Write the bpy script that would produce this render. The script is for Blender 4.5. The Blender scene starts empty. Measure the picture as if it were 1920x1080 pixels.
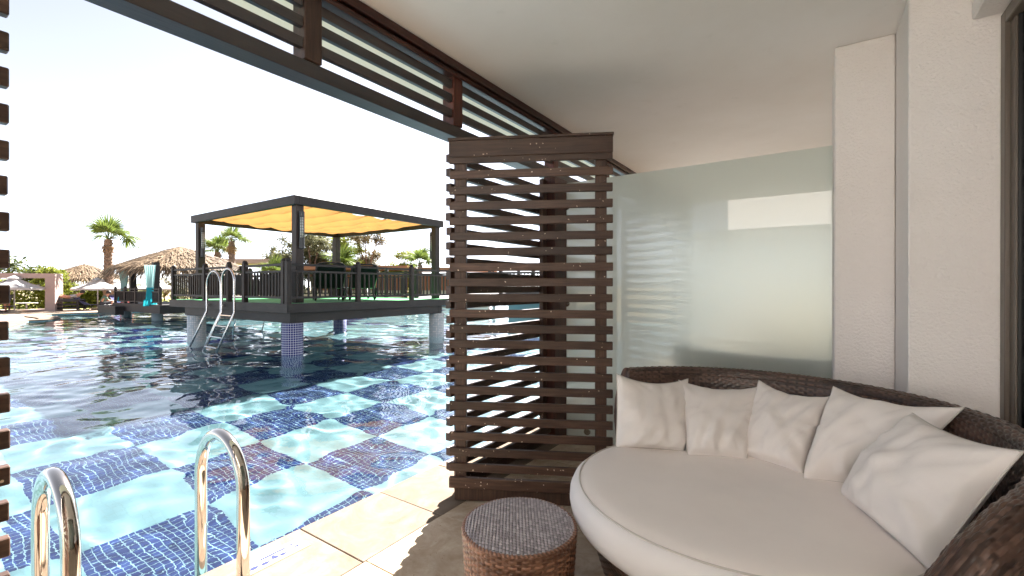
import bpy, bmesh, math, random
import numpy as np
from mathutils import Vector, Matrix, noise, geometry
R = math.radians
random.seed(7)
rng = np.random.default_rng(7)
scene = bpy.context.scene
COL = scene.collection

# ------------------------------------------------------------------ camera, sky, sun, exposure
EYE = 1.27
cam_d = bpy.data.cameras.new("camera")
cam_d.sensor_width = 36.0
cam_d.lens = 36.0 * 850.0 / 1920.0
cam_d.clip_start = 0.05
cam_d.clip_end = 3000
cam = bpy.data.objects.new("camera", cam_d)
COL.objects.link(cam)
cam.location = (0, 0, EYE)
cam.rotation_euler = (R(90 - 0.13), 0, math.atan2(0.561, 0.828))
scene.camera = cam

SUN_DIR = Vector((-0.44, 0.898, 0)).normalized()
SUN_EL = R(44)
world = bpy.data.worlds.new("World")
scene.world = world
world.use_nodes = True
wn = world.node_tree
wn.nodes.clear()
sky = wn.nodes.new("ShaderNodeTexSky")
sky.sky_type = 'NISHITA'
sky.sun_disc = False
sky.sun_elevation = SUN_EL
sky.sun_rotation = math.atan2(SUN_DIR.x, SUN_DIR.y)
sky.air_density = 0.4
sky.dust_density = 0.5
sky.ozone_density = 1.0
bg = wn.nodes.new("ShaderNodeBackground")
bg.inputs[1].default_value = 0.05
wo = wn.nodes.new("ShaderNodeOutputWorld")
hs = wn.nodes.new("ShaderNodeHueSaturation")   # milky summer haze: a washed-out sky
hs.inputs['Saturation'].default_value = 0.42
wn.links.new(sky.outputs[0], hs.inputs['Color'])
wn.links.new(hs.outputs[0], bg.inputs[0])
wn.links.new(bg.outputs[0], wo.inputs[0])

sun_d = bpy.data.lights.new("sun", 'SUN')
sun_d.energy = 5.0
sun_d.angle = R(0.55)
sun_d.color = (1.0, 0.955, 0.89)
sun_d.cycles.is_caustics_light = True
sun = bpy.data.objects.new("sun", sun_d)
COL.objects.link(sun)
sv = Vector((SUN_DIR.x * math.cos(SUN_EL), SUN_DIR.y * math.cos(SUN_EL), math.sin(SUN_EL)))
sun.rotation_euler = sv.to_track_quat('Z', 'Y').to_euler()
sun.location = sv * 60

scene.view_settings.view_transform = 'Standard'
scene.view_settings.look = 'None'
scene.view_settings.exposure = 2.95
scene.view_settings.gamma = 1.0
scene.view_settings.use_curve_mapping = False
scene.render.engine = 'CYCLES'
cy = scene.cycles
cy.max_bounces = 12
cy.diffuse_bounces = 6
cy.glossy_bounces = 4
cy.transmission_bounces = 8
cy.transparent_max_bounces = 16
cy.caustics_reflective = True
cy.caustics_refractive = True
cy.blur_glossy = 0.3
cy.sample_clamp_indirect = 8.0
cy.sample_clamp_direct = 0.0
cy.use_denoising = True
cy.use_adaptive_sampling = True
cy.adaptive_threshold = 0.01

# ------------------------------------------------------------------ materials
def lin(c):
    return tuple((x / 12.92 if x <= 0.04045 else ((x + 0.055) / 1.055) ** 2.4) for x in c)

class Mat:
    def __init__(s, name):
        s.m = bpy.data.materials.new(name)
        s.m.use_nodes = True
        s.t = s.m.node_tree
        s.n = s.t.nodes
        s.b = s.n["Principled BSDF"]
        s.out = s.n["Material Output"]
        s.tc = s.n.new("ShaderNodeTexCoord")
    def l(s, a, b): s.t.links.new(a, b)
    def map(s, scale=(1, 1, 1), rand=False, src='Object', rot=(0, 0, 0)):
        mp = s.n.new("ShaderNodeMapping")
        mp.inputs['Scale'].default_value = scale
        mp.inputs['Rotation'].default_value = rot
        s.l(s.tc.outputs[src], mp.inputs[0])
        if rand:
            oi = s.n.new("ShaderNodeObjectInfo")
            mu = s.n.new("ShaderNodeMath"); mu.operation = 'MULTIPLY'; mu.inputs[1].default_value = 37.0
            s.l(oi.outputs['Random'], mu.inputs[0])
            cx = s.n.new("ShaderNodeCombineXYZ")
            for i in range(3): s.l(mu.outputs[0], cx.inputs[i])
            s.l(cx.outputs[0], mp.inputs['Location'])
        return mp.outputs[0]
    def noise(s, vec, scale, detail=6, rough=0.55, dist=0.0):
        t = s.n.new("ShaderNodeTexNoise")
        t.inputs['Scale'].default_value = scale
        t.inputs['Detail'].default_value = detail
        t.inputs['Roughness'].default_value = rough
        t.inputs['Distortion'].default_value = dist
        s.l(vec, t.inputs['Vector'])
        return t.outputs['Fac']
    def ramp(s, fac, stops):
        r = s.n.new("ShaderNodeValToRGB")
        el = r.color_ramp.elements
        while len(el) < len(stops): el.new(0.5)
        for e, (p, c) in zip(el, stops):
            e.position = p
            e.color = (c[0], c[1], c[2], 1) if hasattr(c, '__len__') else (c, c, c, 1)
        s.l(fac, r.inputs[0])
        return r.outputs[0]
    def mix(s, fac, a, b, mode='MIX'):
        m = s.n.new("ShaderNodeMix"); m.data_type = 'RGBA'; m.blend_type = mode
        for v, i in ((fac, 0), (a, 6), (b, 7)):
            if hasattr(v, 'is_linked') or isinstance(v, bpy.types.NodeSocket): s.l(v, m.inputs[i])
            elif i == 0: m.inputs[0].default_value = v
            else: m.inputs[i].default_value = (v[0], v[1], v[2], 1)
        return m.outputs[2]
    def math(s, op, a, b=None):
        m = s.n.new("ShaderNodeMath"); m.operation = op
        for v, i in ((a, 0), (b, 1)):
            if v is None: continue
            if isinstance(v, (int, float)): m.inputs[i].default_value = v
            else: s.l(v, m.inputs[i])
        return m.outputs[0]
    def objrand(s):
        oi = s.n.new("ShaderNodeObjectInfo")
        return oi.outputs['Random']
    def bump(s, h, strength=0.3, dist=0.01):
        b = s.n.new("ShaderNodeBump")
        b.inputs['Strength'].default_value = strength
        b.inputs['Distance'].default_value = dist
        s.l(h, b.inputs['Height'])
        s.l(b.outputs[0], s.b.inputs['Normal'])
        return b
    def set(s, col=None, rough=None, metal=None, spec=None, trans=None, ior=None, coat=None, sheen=None):
        for v, k in ((rough, 'Roughness'), (metal, 'Metallic'), (spec, 'Specular IOR Level'), (trans, 'Transmission Weight'),
                     (ior, 'IOR'), (coat, 'Coat Weight'), (sheen, 'Sheen Weight')):
            if v is None: continue
            if isinstance(v, (int, float)): s.b.inputs[k].default_value = v
            else: s.l(v, s.b.inputs[k])
        if col is not None:
            if isinstance(col, bpy.types.NodeSocket): s.l(col, s.b.inputs['Base Color'])
            else: s.b.inputs['Base Color'].default_value = (col[0], col[1], col[2], 1)
        return s.m

def wood(name, dark, light, rough=0.45, flecks=True, axis=0, spec=0.4):
    M = Mat(name)
    sc = [14.0, 14.0, 14.0]; sc[axis] = 0.9
    v = M.map(tuple(sc), rand=True)
    g = M.noise(v, 6.0, 8, 0.6, 0.4)
    v2 = M.map((1, 1, 1), rand=True)
    b = M.noise(v2, 2.2, 4, 0.5)
    col = M.ramp(g, [(0.3, dark), (0.7, light)])
    col = M.mix(M.ramp(b, [(0.35, 0.0), (0.7, 0.6)]), col, tuple(x * 0.62 for x in dark))
    if flecks:
        vo = M.n.new("ShaderNodeTexVoronoi"); vo.inputs['Scale'].default_value = 55.0
        vo.inputs['Randomness'].default_value = 1.0
        dv = M.n.new("ShaderNodeVectorMath"); dv.operation = 'ADD'
        nz = M.n.new("ShaderNodeTexNoise"); nz.inputs['Scale'].default_value = 120.0
        M.l(v2, nz.inputs['Vector'])
        scv = M.n.new("ShaderNodeVectorMath"); scv.operation = 'SCALE'; scv.inputs[3].default_value = 0.012
        M.l(nz.outputs['Color'], scv.inputs[0])
        M.l(v2, dv.inputs[0]); M.l(scv.outputs[0], dv.inputs[1])
        M.l(dv.outputs[0], vo.inputs['Vector'])
        near = M.math('LESS_THAN', vo.outputs['Distance'], 0.22)
        sep = M.n.new("ShaderNodeSeparateColor"); M.l(vo.outputs['Color'], sep.inputs[0])
        pick = M.math('GREATER_THAN', sep.outputs[0], 0.84)
        cl = M.math('GREATER_THAN', M.noise(v2, 3.0, 2), 0.50)
        f = M.math('MULTIPLY', M.math('MULTIPLY', near, pick), cl)
        col = M.mix(f, col, (0.62, 0.48, 0.36))
    vr = M.math('ADD', M.math('MULTIPLY', M.objrand(), 0.55), 0.72)
    hv = M.n.new('ShaderNodeHueSaturation'); M.l(vr, hv.inputs['Value']); M.l(col, hv.inputs['Color'])
    M.bump(g, 0.25, 0.003)
    return M.set(hv.outputs[0], rough=rough, spec=spec)

m_wood = wood("dark stained wood", (0.042, 0.021, 0.014), (0.120, 0.066, 0.045))
m_woodv = wood("dark stained wood upright", (0.042, 0.021, 0.014), (0.120, 0.066, 0.045), axis=2)
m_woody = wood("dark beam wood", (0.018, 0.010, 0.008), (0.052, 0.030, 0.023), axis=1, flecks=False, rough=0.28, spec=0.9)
m_red = wood("reddish stained wood", (0.05, 0.016, 0.010), (0.15, 0.045, 0.028), axis=2, flecks=False, rough=0.35)
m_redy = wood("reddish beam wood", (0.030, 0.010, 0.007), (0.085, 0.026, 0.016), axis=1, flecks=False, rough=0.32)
m_deckwood = wood("weathered dark wood", (0.015, 0.012, 0.0115), (0.045, 0.036, 0.034), flecks=False, rough=0.55)
m_deckwoodv = wood("weathered dark wood upright", (0.016, 0.0115, 0.010), (0.048, 0.034, 0.029), flecks=False, rough=0.55, axis=2)

def plaster(name, col, scale=160, bs=0.5, dist=0.004):
    M = Mat(name)
    v = M.map()
    n1 = M.noise(v, scale, 4, 0.6)
    n2 = M.noise(v, 1.3, 5, 0.6)
    n3 = M.noise(v, 7.0, 6, 0.7)
    c = M.mix(M.ramp(n2, [(0.35, 0.0), (0.75, 0.5)]), col, (col[0] * .86, col[1] * .84, col[2] * .80))
    c = M.mix(M.ramp(n3, [(0.62, 0.0), (0.8, 0.35)]), c, (col[0] * .75, col[1] * .74, col[2] * .70))
    M.bump(n1, bs, dist)
    return M.set(c, rough=0.85, spec=0.25)
m_wall = plaster("rough painted render", (0.84, 0.79, 0.765), 80, 0.95, 0.008)
m_ceil = plaster("painted ceiling", (0.88, 0.84, 0.81), 60, 0.25, 0.003)
m_cream = plaster("cream slab paint", (0.80, 0.74, 0.60), 60, 0.2, 0.003)
m_portal = plaster("pink beige render", (0.40, 0.30, 0.27), 60, 0.2, 0.003)

def stone(name, c1, c2, c3, pit=True, rough=0.5, spec=0.35):
    M = Mat(name)
    v = M.map(rand=True)
    n = M.noise(v, 4.5, 12, 0.72, 1.2)
    f = M.noise(v, 26.0, 8, 0.7)
    col = M.ramp(n, [(0.36, c1), (0.5, c2), (0.64, c3)])
    col = M.mix(M.ramp(f, [(0.35, 0.0), (0.7, 0.55)]), col, tuple(x * 0.84 for x in c2))
    stn = M.noise(v, 1.7, 6, 0.65)
    col = M.mix(M.ramp(stn, [(0.52, 0.0), (0.68, 0.45)]), col, tuple(x * 0.72 for x in c1))
    tint = M.math('MULTIPLY', M.objrand(), 0.30)
    col = M.mix(tint, col, tuple(x * 0.74 for x in c1))
    hb = f
    if pit:
        vo = M.n.new("ShaderNodeTexVoronoi"); vo.inputs['Scale'].default_value = 42
        M.l(v, vo.inputs['Vector'])
        p = M.math('LESS_THAN', vo.outputs['Distance'], 0.13)
        q = M.math('GREATER_THAN', M.noise(v, 9.0, 3), 0.54)
        pp = M.math('MULTIPLY', p, q)
        col = M.mix(pp, col, (0.24, 0.17, 0.11))
        hb = M.math('SUBTRACT', f, pp)
    M.bump(hb, 0.35, 0.003)
    return M.set(col, rough=rough, spec=spec)
m_trav = stone("travertine", (0.34, 0.255, 0.175), (0.49, 0.395, 0.30), (0.60, 0.52, 0.42), rough=0.75, spec=0.15)
m_coping = stone("pale travertine coping", (0.145, 0.108, 0.082), (0.19, 0.15, 0.118), (0.235, 0.195, 0.158), rough=0.95, spec=0.04)
m_grout = Mat("grout").set((0.22, 0.16, 0.11), rough=0.9)
M = Mat("sandy paving"); v = M.map()
m_pave = M.set(M.ramp(M.noise(v, 0.8, 9, .7), [(0.3, (0.26, 0.18, 0.13)), (0.7, (0.36, 0.27, 0.20))]), rough=0.85)
M = Mat("ground earth"); v = M.map()
m_ground = M.set(M.ramp(M.noise(v, 0.35, 9, .7), [(0.3, (0.20, 0.17, 0.09)), (0.7, (0.34, 0.27, 0.17))]), rough=0.95)
M = Mat("lawn"); v = M.map()
m_lawn = M.set(M.ramp(M.noise(v, 3.0, 9, .7), [(0.3, (0.16, 0.17, 0.025)), (0.7, (0.36, 0.34, 0.06))]), rough=0.9)
M = Mat("terracotta decking"); v = M.map((1, 1, 1), rot=(0, 0, 0.6))
w = M.n.new("ShaderNodeTexWave"); w.inputs['Scale'].default_value = 2.2; w.bands_direction = 'Y'
M.l(v, w.inputs['Vector'])
m_terra = M.set(M.mix(M.ramp(w.outputs['Fac'], [(0.05, 0.7), (0.2, 0.0)]), M.ramp(M.noise(v, 2, 6), [(0.3, (0.30, 0.165, 0.105)), (0.7, (0.38, 0.235, 0.16))]), (0.28, 0.16, 0.11)), rough=0.7)

# pool tiles
M = Mat("navy mosaic tile"); r_ = M.objrand()
vv = M.map(rand=False)
wn_ = M.n.new("ShaderNodeTexWhiteNoise"); wn_.noise_dimensions = '3D'
sn = M.n.new("ShaderNodeVectorMath"); sn.operation = 'SNAP'; sn.inputs[1].default_value = (0.055, 0.055, 10)
ad = M.n.new("ShaderNodeNewGeometry")
M.l(ad.outputs['Position'], sn.inputs[0]); M.l(sn.outputs[0], wn_.inputs['Vector'])
m_navy = M.set(M.ramp(wn_.outputs['Value'], [(0.0, (0.007, 0.010, 0.048)), (0.5, (0.011, 0.016, 0.072)), (1.0, (0.020, 0.032, 0.11))]), rough=0.2)
M = Mat("pale aqua pool tile"); v = M.map()
bk = M.n.new("ShaderNodeTexBrick"); bk.offset = 0.0; bk.inputs['Scale'].default_value = 1.0
bk.inputs['Brick Width'].default_value = 0.055; bk.inputs['Row Height'].default_value = 0.055
bk.inputs['Mortar Size'].default_value = 0.0025
bk.inputs['Color1'].default_value = (0.155, 0.225, 0.235, 1); bk.inputs['Color2'].default_value = (0.14, 0.21, 0.222, 1)
bk.inputs['Mortar'].default_value = (0.14, 0.20, 0.205, 1)
M.l(v, bk.inputs['Vector'])
m_pale = M.set(bk.outputs['Color'], rough=0.3)
m_poolgrout = Mat("white pool grout").set((0.19, 0.25, 0.29), rough=0.7)
m_poolwall = Mat("aqua pool wall").set((0.20, 0.38, 0.42), rough=0.4)

def mosaic(name, tile, grout, size=0.045):
    M = Mat(name); v = M.map(src='UV')
    bk = M.n.new("ShaderNodeTexBrick"); bk.offset = 0.0
    bk.inputs['Scale'].default_value = 1.0
    bk.inputs['Brick Width'].default_value = size; bk.inputs['Row Height'].default_value = size
    bk.inputs['Mortar Size'].default_value = size * 0.10
    bk.inputs['Color1'].default_value = (*tile, 1); bk.inputs['Color2'].default_value = (tile[0] * 1.5, tile[1] * 1.3, tile[2] * 1.2, 1)
    bk.inputs['Mortar'].default_value = (*grout, 1)
    M.l(v, bk.inputs['Vector'])
    inv = M.math('SUBTRACT', 1.0, bk.outputs['Fac'])
    M.bump(inv, 0.5, 0.003)
    return M.set(bk.outputs['Color'], rough=0.25)
m_mosblue = mosaic("blue pillar mosaic", (0.012, 0.02, 0.14), (0.55, 0.56, 0.62))
m_moswhite = mosaic("white pillar mosaic", (0.55, 0.60, 0.62), (0.36, 0.40, 0.42))

# water
M = Mat("pool water")
v = M.map((1, 1, 1))
n1 = M.noise(v, 3.2, 4, 0.55, 0.3)
n2 = M.noise(v, 11.0, 3, 0.5, 0.2)
hh = M.math('ADD', n1, M.math('MULTIPLY', n2, 0.10))
M.bump(hh, 0.25, 0.010)
M.b.inputs['Base Color'].default_value = (0.70, 0.93, 0.985, 1)
m_water = M.set(None, rough=0.0, trans=1.0, ior=1.33)

m_chrome = Mat("polished stainless steel").set((0.66, 0.60, 0.53), rough=0.07, metal=1.0)
M = Mat("weathered steel"); v = M.map()
m_steel = M.set((0.62, 0.60, 0.58), rough=0.25, metal=1.0)

# frosted glass: rough refraction with a clear gloss on the front
M = Mat("frosted glass")
M.n.remove(M.b)
rf = M.n.new("ShaderNodeBsdfRefraction"); rf.inputs['Roughness'].default_value = 0.75; rf.inputs['IOR'].default_value = 1.12
rf.inputs['Color'].default_value = (0.96, 0.99, 0.96, 1)
tl = M.n.new("ShaderNodeBsdfTranslucent"); tl.inputs['Color'].default_value = (0.90, 0.94, 0.90, 1)
df = M.n.new("ShaderNodeBsdfDiffuse"); df.inputs['Color'].default_value = (0.76, 0.81, 0.77, 1)
gl = M.n.new("ShaderNodeBsdfGlossy"); gl.inputs['Roughness'].default_value = 0.015
fr = M.n.new("ShaderNodeFresnel"); fr.inputs['IOR'].default_value = 1.6
a1 = M.n.new("ShaderNodeMixShader"); a1.inputs[0].default_value = 0.45
M.l(rf.outputs[0], a1.inputs[1]); M.l(tl.outputs[0], a1.inputs[2])
a2 = M.n.new("ShaderNodeMixShader"); a2.inputs[0].default_value = 0.34
M.l(a1.outputs[0], a2.inputs[1]); M.l(df.outputs[0], a2.inputs[2])
a3 = M.n.new("ShaderNodeMixShader")
M.l(fr.outputs[0], a3.inputs[0]); M.l(a2.outputs[0], a3.inputs[1]); M.l(gl.outputs[0], a3.inputs[2])
M.l(a3.outputs[0], M.out.inputs[0])
m_frost = M.m

M = Mat("door glass")
M.n.remove(M.b)
tr = M.n.new("ShaderNodeBsdfTransparent"); tr.inputs[0].default_value = (0.85, 0.9, 0.88, 1)
gl = M.n.new("ShaderNodeBsdfGlossy"); gl.inputs['Roughness'].default_value = 0.0
fr = M.n.new("ShaderNodeFresnel"); fr.inputs['IOR'].default_value = 1.5
ms = M.n.new("ShaderNodeMixShader")
M.l(fr.outputs[0], ms.inputs[0]); M.l(tr.outputs[0], ms.inputs[1]); M.l(gl.outputs[0], ms.inputs[2])
M.l(ms.outputs[0], M.out.inputs[0])
m_glass = M.m

def fabric(name, col, scale=260, bs=0.15, translucent=0.0, rough=0.85, big=0.0):
    M = Mat(name); v = M.map()
    n = M.noise(v, scale, 3, 0.6)
    b = M.noise(v, 5.0, 4, 0.6)
    c = M.mix(M.ramp(b, [(0.3, 0.0), (0.75, 0.4)]), col, tuple(x * 0.88 for x in col))
    h = n
    if big > 0:
        h = M.math('ADD', M.math('MULTIPLY', n, 0.15), M.math('MULTIPLY', M.noise(v, 9.0, 3, 0.5, 1.2), big))
    M.bump(h, bs, 0.004 if big == 0 else 0.02)
    M.set(c, rough=rough, sheen=0.15, spec=0.2)
    if translucent > 0:
        t = M.n.new("ShaderNodeBsdfTranslucent"); M.l(c, t.inputs[0])
        mx = M.n.new("ShaderNodeMixShader"); mx.inputs[0].default_value = translucent
        M.l(M.b.outputs[0], mx.inputs[1]); M.l(t.outputs[0], mx.inputs[2]); M.l(mx.outputs[0], M.out.inputs[0])
    return M.m
m_cushion = fabric("pale linen cushion fabric", (0.76, 0.705, 0.675), 300, 0.2, big=0.6)
m_vinyl = fabric("pale grey vinyl mattress cover", (0.83, 0.765, 0.725), 400, 0.06, rough=0.5)
m_vinylside = fabric("white vinyl mattress side", (0.76, 0.72, 0.71), 400, 0.05, rough=0.5)
m_pipe = fabric("pale piping", (0.56, 0.52, 0.48))
m_yellow = fabric("amber shade cloth", (0.215, 0.105, 0.031), 200, 0.1, translucent=0.62)
m_white = fabric("white parasol canvas", (0.50, 0.48, 0.48), 200, 0.1, translucent=0.25)
m_teal = fabric("teal curtain cloth", (0.03, 0.42, 0.48), 200, 0.1, translucent=0.3)
m_tealwhite = fabric("pale curtain cloth", (0.42, 0.62, 0.60), 200, 0.1, translucent=0.3)
m_sheer = fabric("sheer curtain cloth", (0.70, 0.70, 0.64), 200, 0.1, translucent=0.3)
m_green = fabric("green artificial turf", (0.04, 0.34, 0.10), 120, 0.5)
m_navyf = fabric("navy cloth", (0.02, 0.02, 0.12))
m_blackf = fabric("black mesh fabric", (0.004, 0.004, 0.0045), translucent=0.0)
m_black = Mat("black plastic").set((0.012, 0.012, 0.013), rough=0.4)
m_shirt = fabric("sage green cloth", (0.10, 0.16, 0.12))
m_shorts = fabric("dark grey cloth", (0.06, 0.06, 0.07))
m_redf = fabric("red cloth", (0.45, 0.04, 0.03))
m_bluef = fabric("blue cloth", (0.02, 0.16, 0.50))
m_skin = Mat("fair skin").set((0.50, 0.24, 0.15), rough=0.5)
m_skin2 = Mat("tanned skin").set((0.42, 0.17, 0.085), rough=0.5)
m_hair = Mat("dark hair").set((0.02, 0.014, 0.01), rough=0.6)

def wickermat(name, c1, c2):
    M = Mat(name)
    v = M.map((1, 1, 1))
    at = M.n.new("ShaderNodeAttribute"); at.attribute_name = "strand"; at.attribute_type = 'GEOMETRY'
    col = M.ramp(at.outputs['Fac'], [(0.0, c1), (1.0, c2)])
    return M.set(col, rough=0.33, spec=0.55)
m_wick = wickermat("brown synthetic wicker", (0.028, 0.015, 0.011), (0.13, 0.075, 0.056))
m_wicktop = wickermat("grey brown synthetic wicker", (0.12, 0.105, 0.115), (0.46, 0.42, 0.45))
m_wickside = wickermat("brown wicker with bounce light", (0.09, 0.038, 0.022), (0.40, 0.20, 0.125))  # stool side colour raised and warmed to carry bounced light

def foliage(name, c1, c2, trans=0.35):
    M = Mat(name)
    at = M.n.new("ShaderNodeAttribute"); at.attribute_name = "tone"; at.attribute_type = 'GEOMETRY'
    col = M.ramp(at.outputs['Fac'], [(0.0, c1), (1.0, c2)])
    M.set(col, rough=0.55, spec=0.3)
    t = M.n.new("ShaderNodeBsdfTranslucent"); M.l(col, t.inputs[0])
    mx = M.n.new("ShaderNodeMixShader"); mx.inputs[0].default_value = trans
    M.l(M.b.outputs[0], mx.inputs[1]); M.l(t.outputs[0], mx.inputs[2]); M.l(mx.outputs[0], M.out.inputs[0])
    return M.m
m_leaf = foliage("garden foliage", (0.035, 0.055, 0.012), (0.20, 0.22, 0.045))
m_leafy = foliage("yellow green foliage", (0.09, 0.12, 0.015), (0.34, 0.36, 0.06))
m_olive = foliage("olive foliage", (0.07, 0.075, 0.035), (0.24, 0.23, 0.12))
m_brownleaf = foliage("dry brown foliage", (0.10, 0.085, 0.045), (0.28, 0.235, 0.14))
m_palm = foliage("palm frond", (0.035, 0.075, 0.012), (0.22, 0.27, 0.06))
m_dry = foliage("dry palm frond", (0.20, 0.11, 0.045), (0.42, 0.27, 0.13))
m_straw = foliage("dry thatch", (0.09, 0.055, 0.032), (0.36, 0.26, 0.165), 0.15)
M = Mat("palm bark"); v = M.map((1, 1, 1))
m_bark = M.set(M.ramp(M.noise(v, 14, 6), [(0.3, (0.09, 0.055, 0.035)), (0.7, (0.30, 0.20, 0.14))]), rough=0.9)
m_lampglass = Mat("lamp grille glass").set((0.62, 0.62, 0.56), rough=0.3)
m_darkmetal = Mat("dark painted metal").set((0.02, 0.022, 0.024), rough=0.4)
m_taupe = Mat("taupe aluminium").set((0.11, 0.085, 0.065), rough=0.4, spec=0.5)
m_rubber = Mat("black gasket").set((0.006, 0.006, 0.006), rough=0.5)
m_tanroof = plaster("tan roof cloth", (0.46, 0.35, 0.29), 40, 0.1)
m_creamw = plaster("cream counter", (0.62, 0.56, 0.38), 40, 0.1)
m_terraroof = plaster("terracotta fascia", (0.42, 0.20, 0.11), 40, 0.2)

# ------------------------------------------------------------------ mesh helpers
class MB:
    def __init__(s): s.v = []; s.f = []; s.attr = []; s.uv = None
    def add(s, vs, fs):
        o = len(s.v); s.v.extend([tuple(p) for p in vs]); s.f.extend([tuple(i + o for i in f) for f in fs])
    def box(s, x0, x1, y0, y1, z0, z1):
        s.add([(x0, y0, z0), (x1, y0, z0), (x1, y1, z0), (x0, y1, z0), (x0, y0, z1), (x1, y0, z1), (x1, y1, z1), (x0, y1, z1)],
              [(3, 2, 1, 0), (4, 5, 6, 7), (0, 1, 5, 4), (1, 2, 6, 5), (2, 3, 7, 6), (3, 0, 4, 7)])
        return s
    def bar(s, p, q, w, h):
        p = Vector(p); q = Vector(q); d = (q - p).normalized()
        up = Vector((0, 0, 1)) if abs(d.z) < 0.95 else Vector((1, 0, 0))
        a = d.cross(up).normalized() * (w / 2); b = a.cross(d).normalized() * (h / 2)
        vs = [p - a - b, p + a - b, p + a + b, p - a + b, q - a - b, q + a - b, q + a + b, q - a + b]
        s.add(vs, [(3, 2, 1, 0), (4, 5, 6, 7), (0, 1, 5, 4), (1, 2, 6, 5), (2, 3, 7, 6), (3, 0, 4, 7)])
        return s
    def tube(s, pts, r, n=10, cap=True):
        pts = [Vector(p) for p in pts]
        rs = r if hasattr(r, '__len__') else [r] * len(pts)
        o = len(s.v); prev = None
        for i, p in enumerate(pts):
            d = (pts[min(i + 1, len(pts) - 1)] - pts[max(i - 1, 0)]).normalized()
            if prev is None:
                up = Vector((0, 0, 1)) if abs(d.z) < 0.9 else Vector((1, 0, 0))
                a = d.cross(up).normalized()
            else:
                a = (prev - d * prev.dot(d)).normalized()
            prev = a; b = d.cross(a)
            for k in range(n):
                t = 2 * math.pi * k / n
                s.v.append(tuple(p + (a * math.cos(t) + b * math.sin(t)) * rs[i]))
        for i in range(len(pts) - 1):
            for k in range(n):
                k2 = (k + 1) % n
                s.f.append((o + i * n + k, o + i * n + k2, o + (i + 1) * n + k2, o + (i + 1) * n + k))
        if cap:
            s.f.append(tuple(o + k for k in range(n))[::-1])
            s.f.append(tuple(o + (len(pts) - 1) * n + k for k in range(n)))
        return s
    def lathe(s, prof, n=24, c=(0, 0, 0), sx=1, sy=1, cap=True):
        o = len(s.v)
        for r, z in prof:
            for k in range(n):
                t = 2 * math.pi * k / n
                s.v.append((c[0] + r * sx * math.cos(t), c[1] + r * sy * math.sin(t), c[2] + z))
        for i in range(len(prof) - 1):
            for k in range(n):
                k2 = (k + 1) % n
                s.f.append((o + i * n + k, o + i * n + k2, o + (i + 1) * n + k2, o + (i + 1) * n + k))
        if cap:
            s.f.append(tuple(o + k for k in range(n))[::-1])
            s.f.append(tuple(o + (len(prof) - 1) * n + k for k in range(n)))
        return s
    def grid(s, P, closed_u=False):
        # P: rows x cols x 3 numpy
        nr, nc = P.shape[:2]; o = len(s.v)
        s.v.extend(map(tuple, P.reshape(-1, 3).tolist()))
        for i in range(nr - 1):
            for j in range(nc - (0 if closed_u else 1)):
                j2 = (j + 1) % nc
                s.f.append((o + i * nc + j, o + i * nc + j2, o + (i + 1) * nc + j2, o + (i + 1) * nc + j))
        return s
    def build(s, name, mat, parent=None, origin=None, smooth=False, bevel=0.0, attr=None):
        org = Vector(origin) if origin is not None else (Vector((0, 0, 0)))
        me = bpy.data.meshes.new(name)
        base = (parent.matrix_basis.translation if parent is not None else Vector((0, 0, 0)))
        if parent is not None and parent.parent is not None:
            base = base + parent.parent.matrix_basis.translation
        me.from_pydata([(x - base.x - org.x, y - base.y - org.y, z - base.z - org.z) for x, y, z in s.v], [], s.f)
        if bevel > 0:
            bm = bmesh.new(); bm.from_mesh(me)
            bmesh.ops.bevel(bm, geom=bm.edges[:], offset=bevel, segments=1, affect='EDGES', profile=0.5)
            bm.to_mesh(me); bm.free()
        me.materials.append(mat)
        if smooth:
            me.polygons.foreach_set('use_smooth', [True] * len(me.polygons))
        if attr is not None:
            a = me.attributes.new(attr[0], 'FLOAT', 'POINT'); a.data.foreach_set('value', attr[1])
        me.update()
        o = bpy.data.objects.new(name, me)
        COL.objects.link(o)
        if parent is not None: o.parent = parent
        o.location = org
        return o

def fastgrid(name, P, mat, parent=None, smooth=True, attr=None, closed=False):
    """big regular grid straight into a mesh"""
    nr, nc = P.shape[:2]
    base = np.array(parent.matrix_basis.translation) if parent is not None else np.zeros(3)
    me = bpy.data.meshes.new(name)
    V = (P.reshape(-1, 3) - base).astype(np.float32)
    idx = np.arange(nr * nc).reshape(nr, nc)
    if closed: idx = np.hstack([idx, idx[:, :1]])
    q = np.stack([idx[:-1, :-1], idx[:-1, 1:], idx[1:, 1:], idx[1:, :-1]], -1).reshape(-1, 4)
    me.vertices.add(len(V)); me.vertices.foreach_set('co', V.ravel())
    me.loops.add(q.size); me.loops.foreach_set('vertex_index', q.ravel().astype(np.int32))
    me.polygons.add(len(q)); me.polygons.foreach_set('loop_start', (np.arange(len(q)) * 4).astype(np.int32))
    me.polygons.foreach_set('loop_total', np.full(len(q), 4, np.int32))
    if smooth: me.polygons.foreach_set('use_smooth', np.ones(len(q), bool))
    me.update(calc_edges=True)
    if attr is not None:
        a = me.attributes.new(attr[0], 'FLOAT', 'POINT'); a.data.foreach_set('value', attr[1].ravel().astype(np.float32))
    me.materials.append(mat)
    o = bpy.data.objects.new(name, me); COL.objects.link(o)
    if parent is not None: o.parent = parent
    return o

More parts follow.
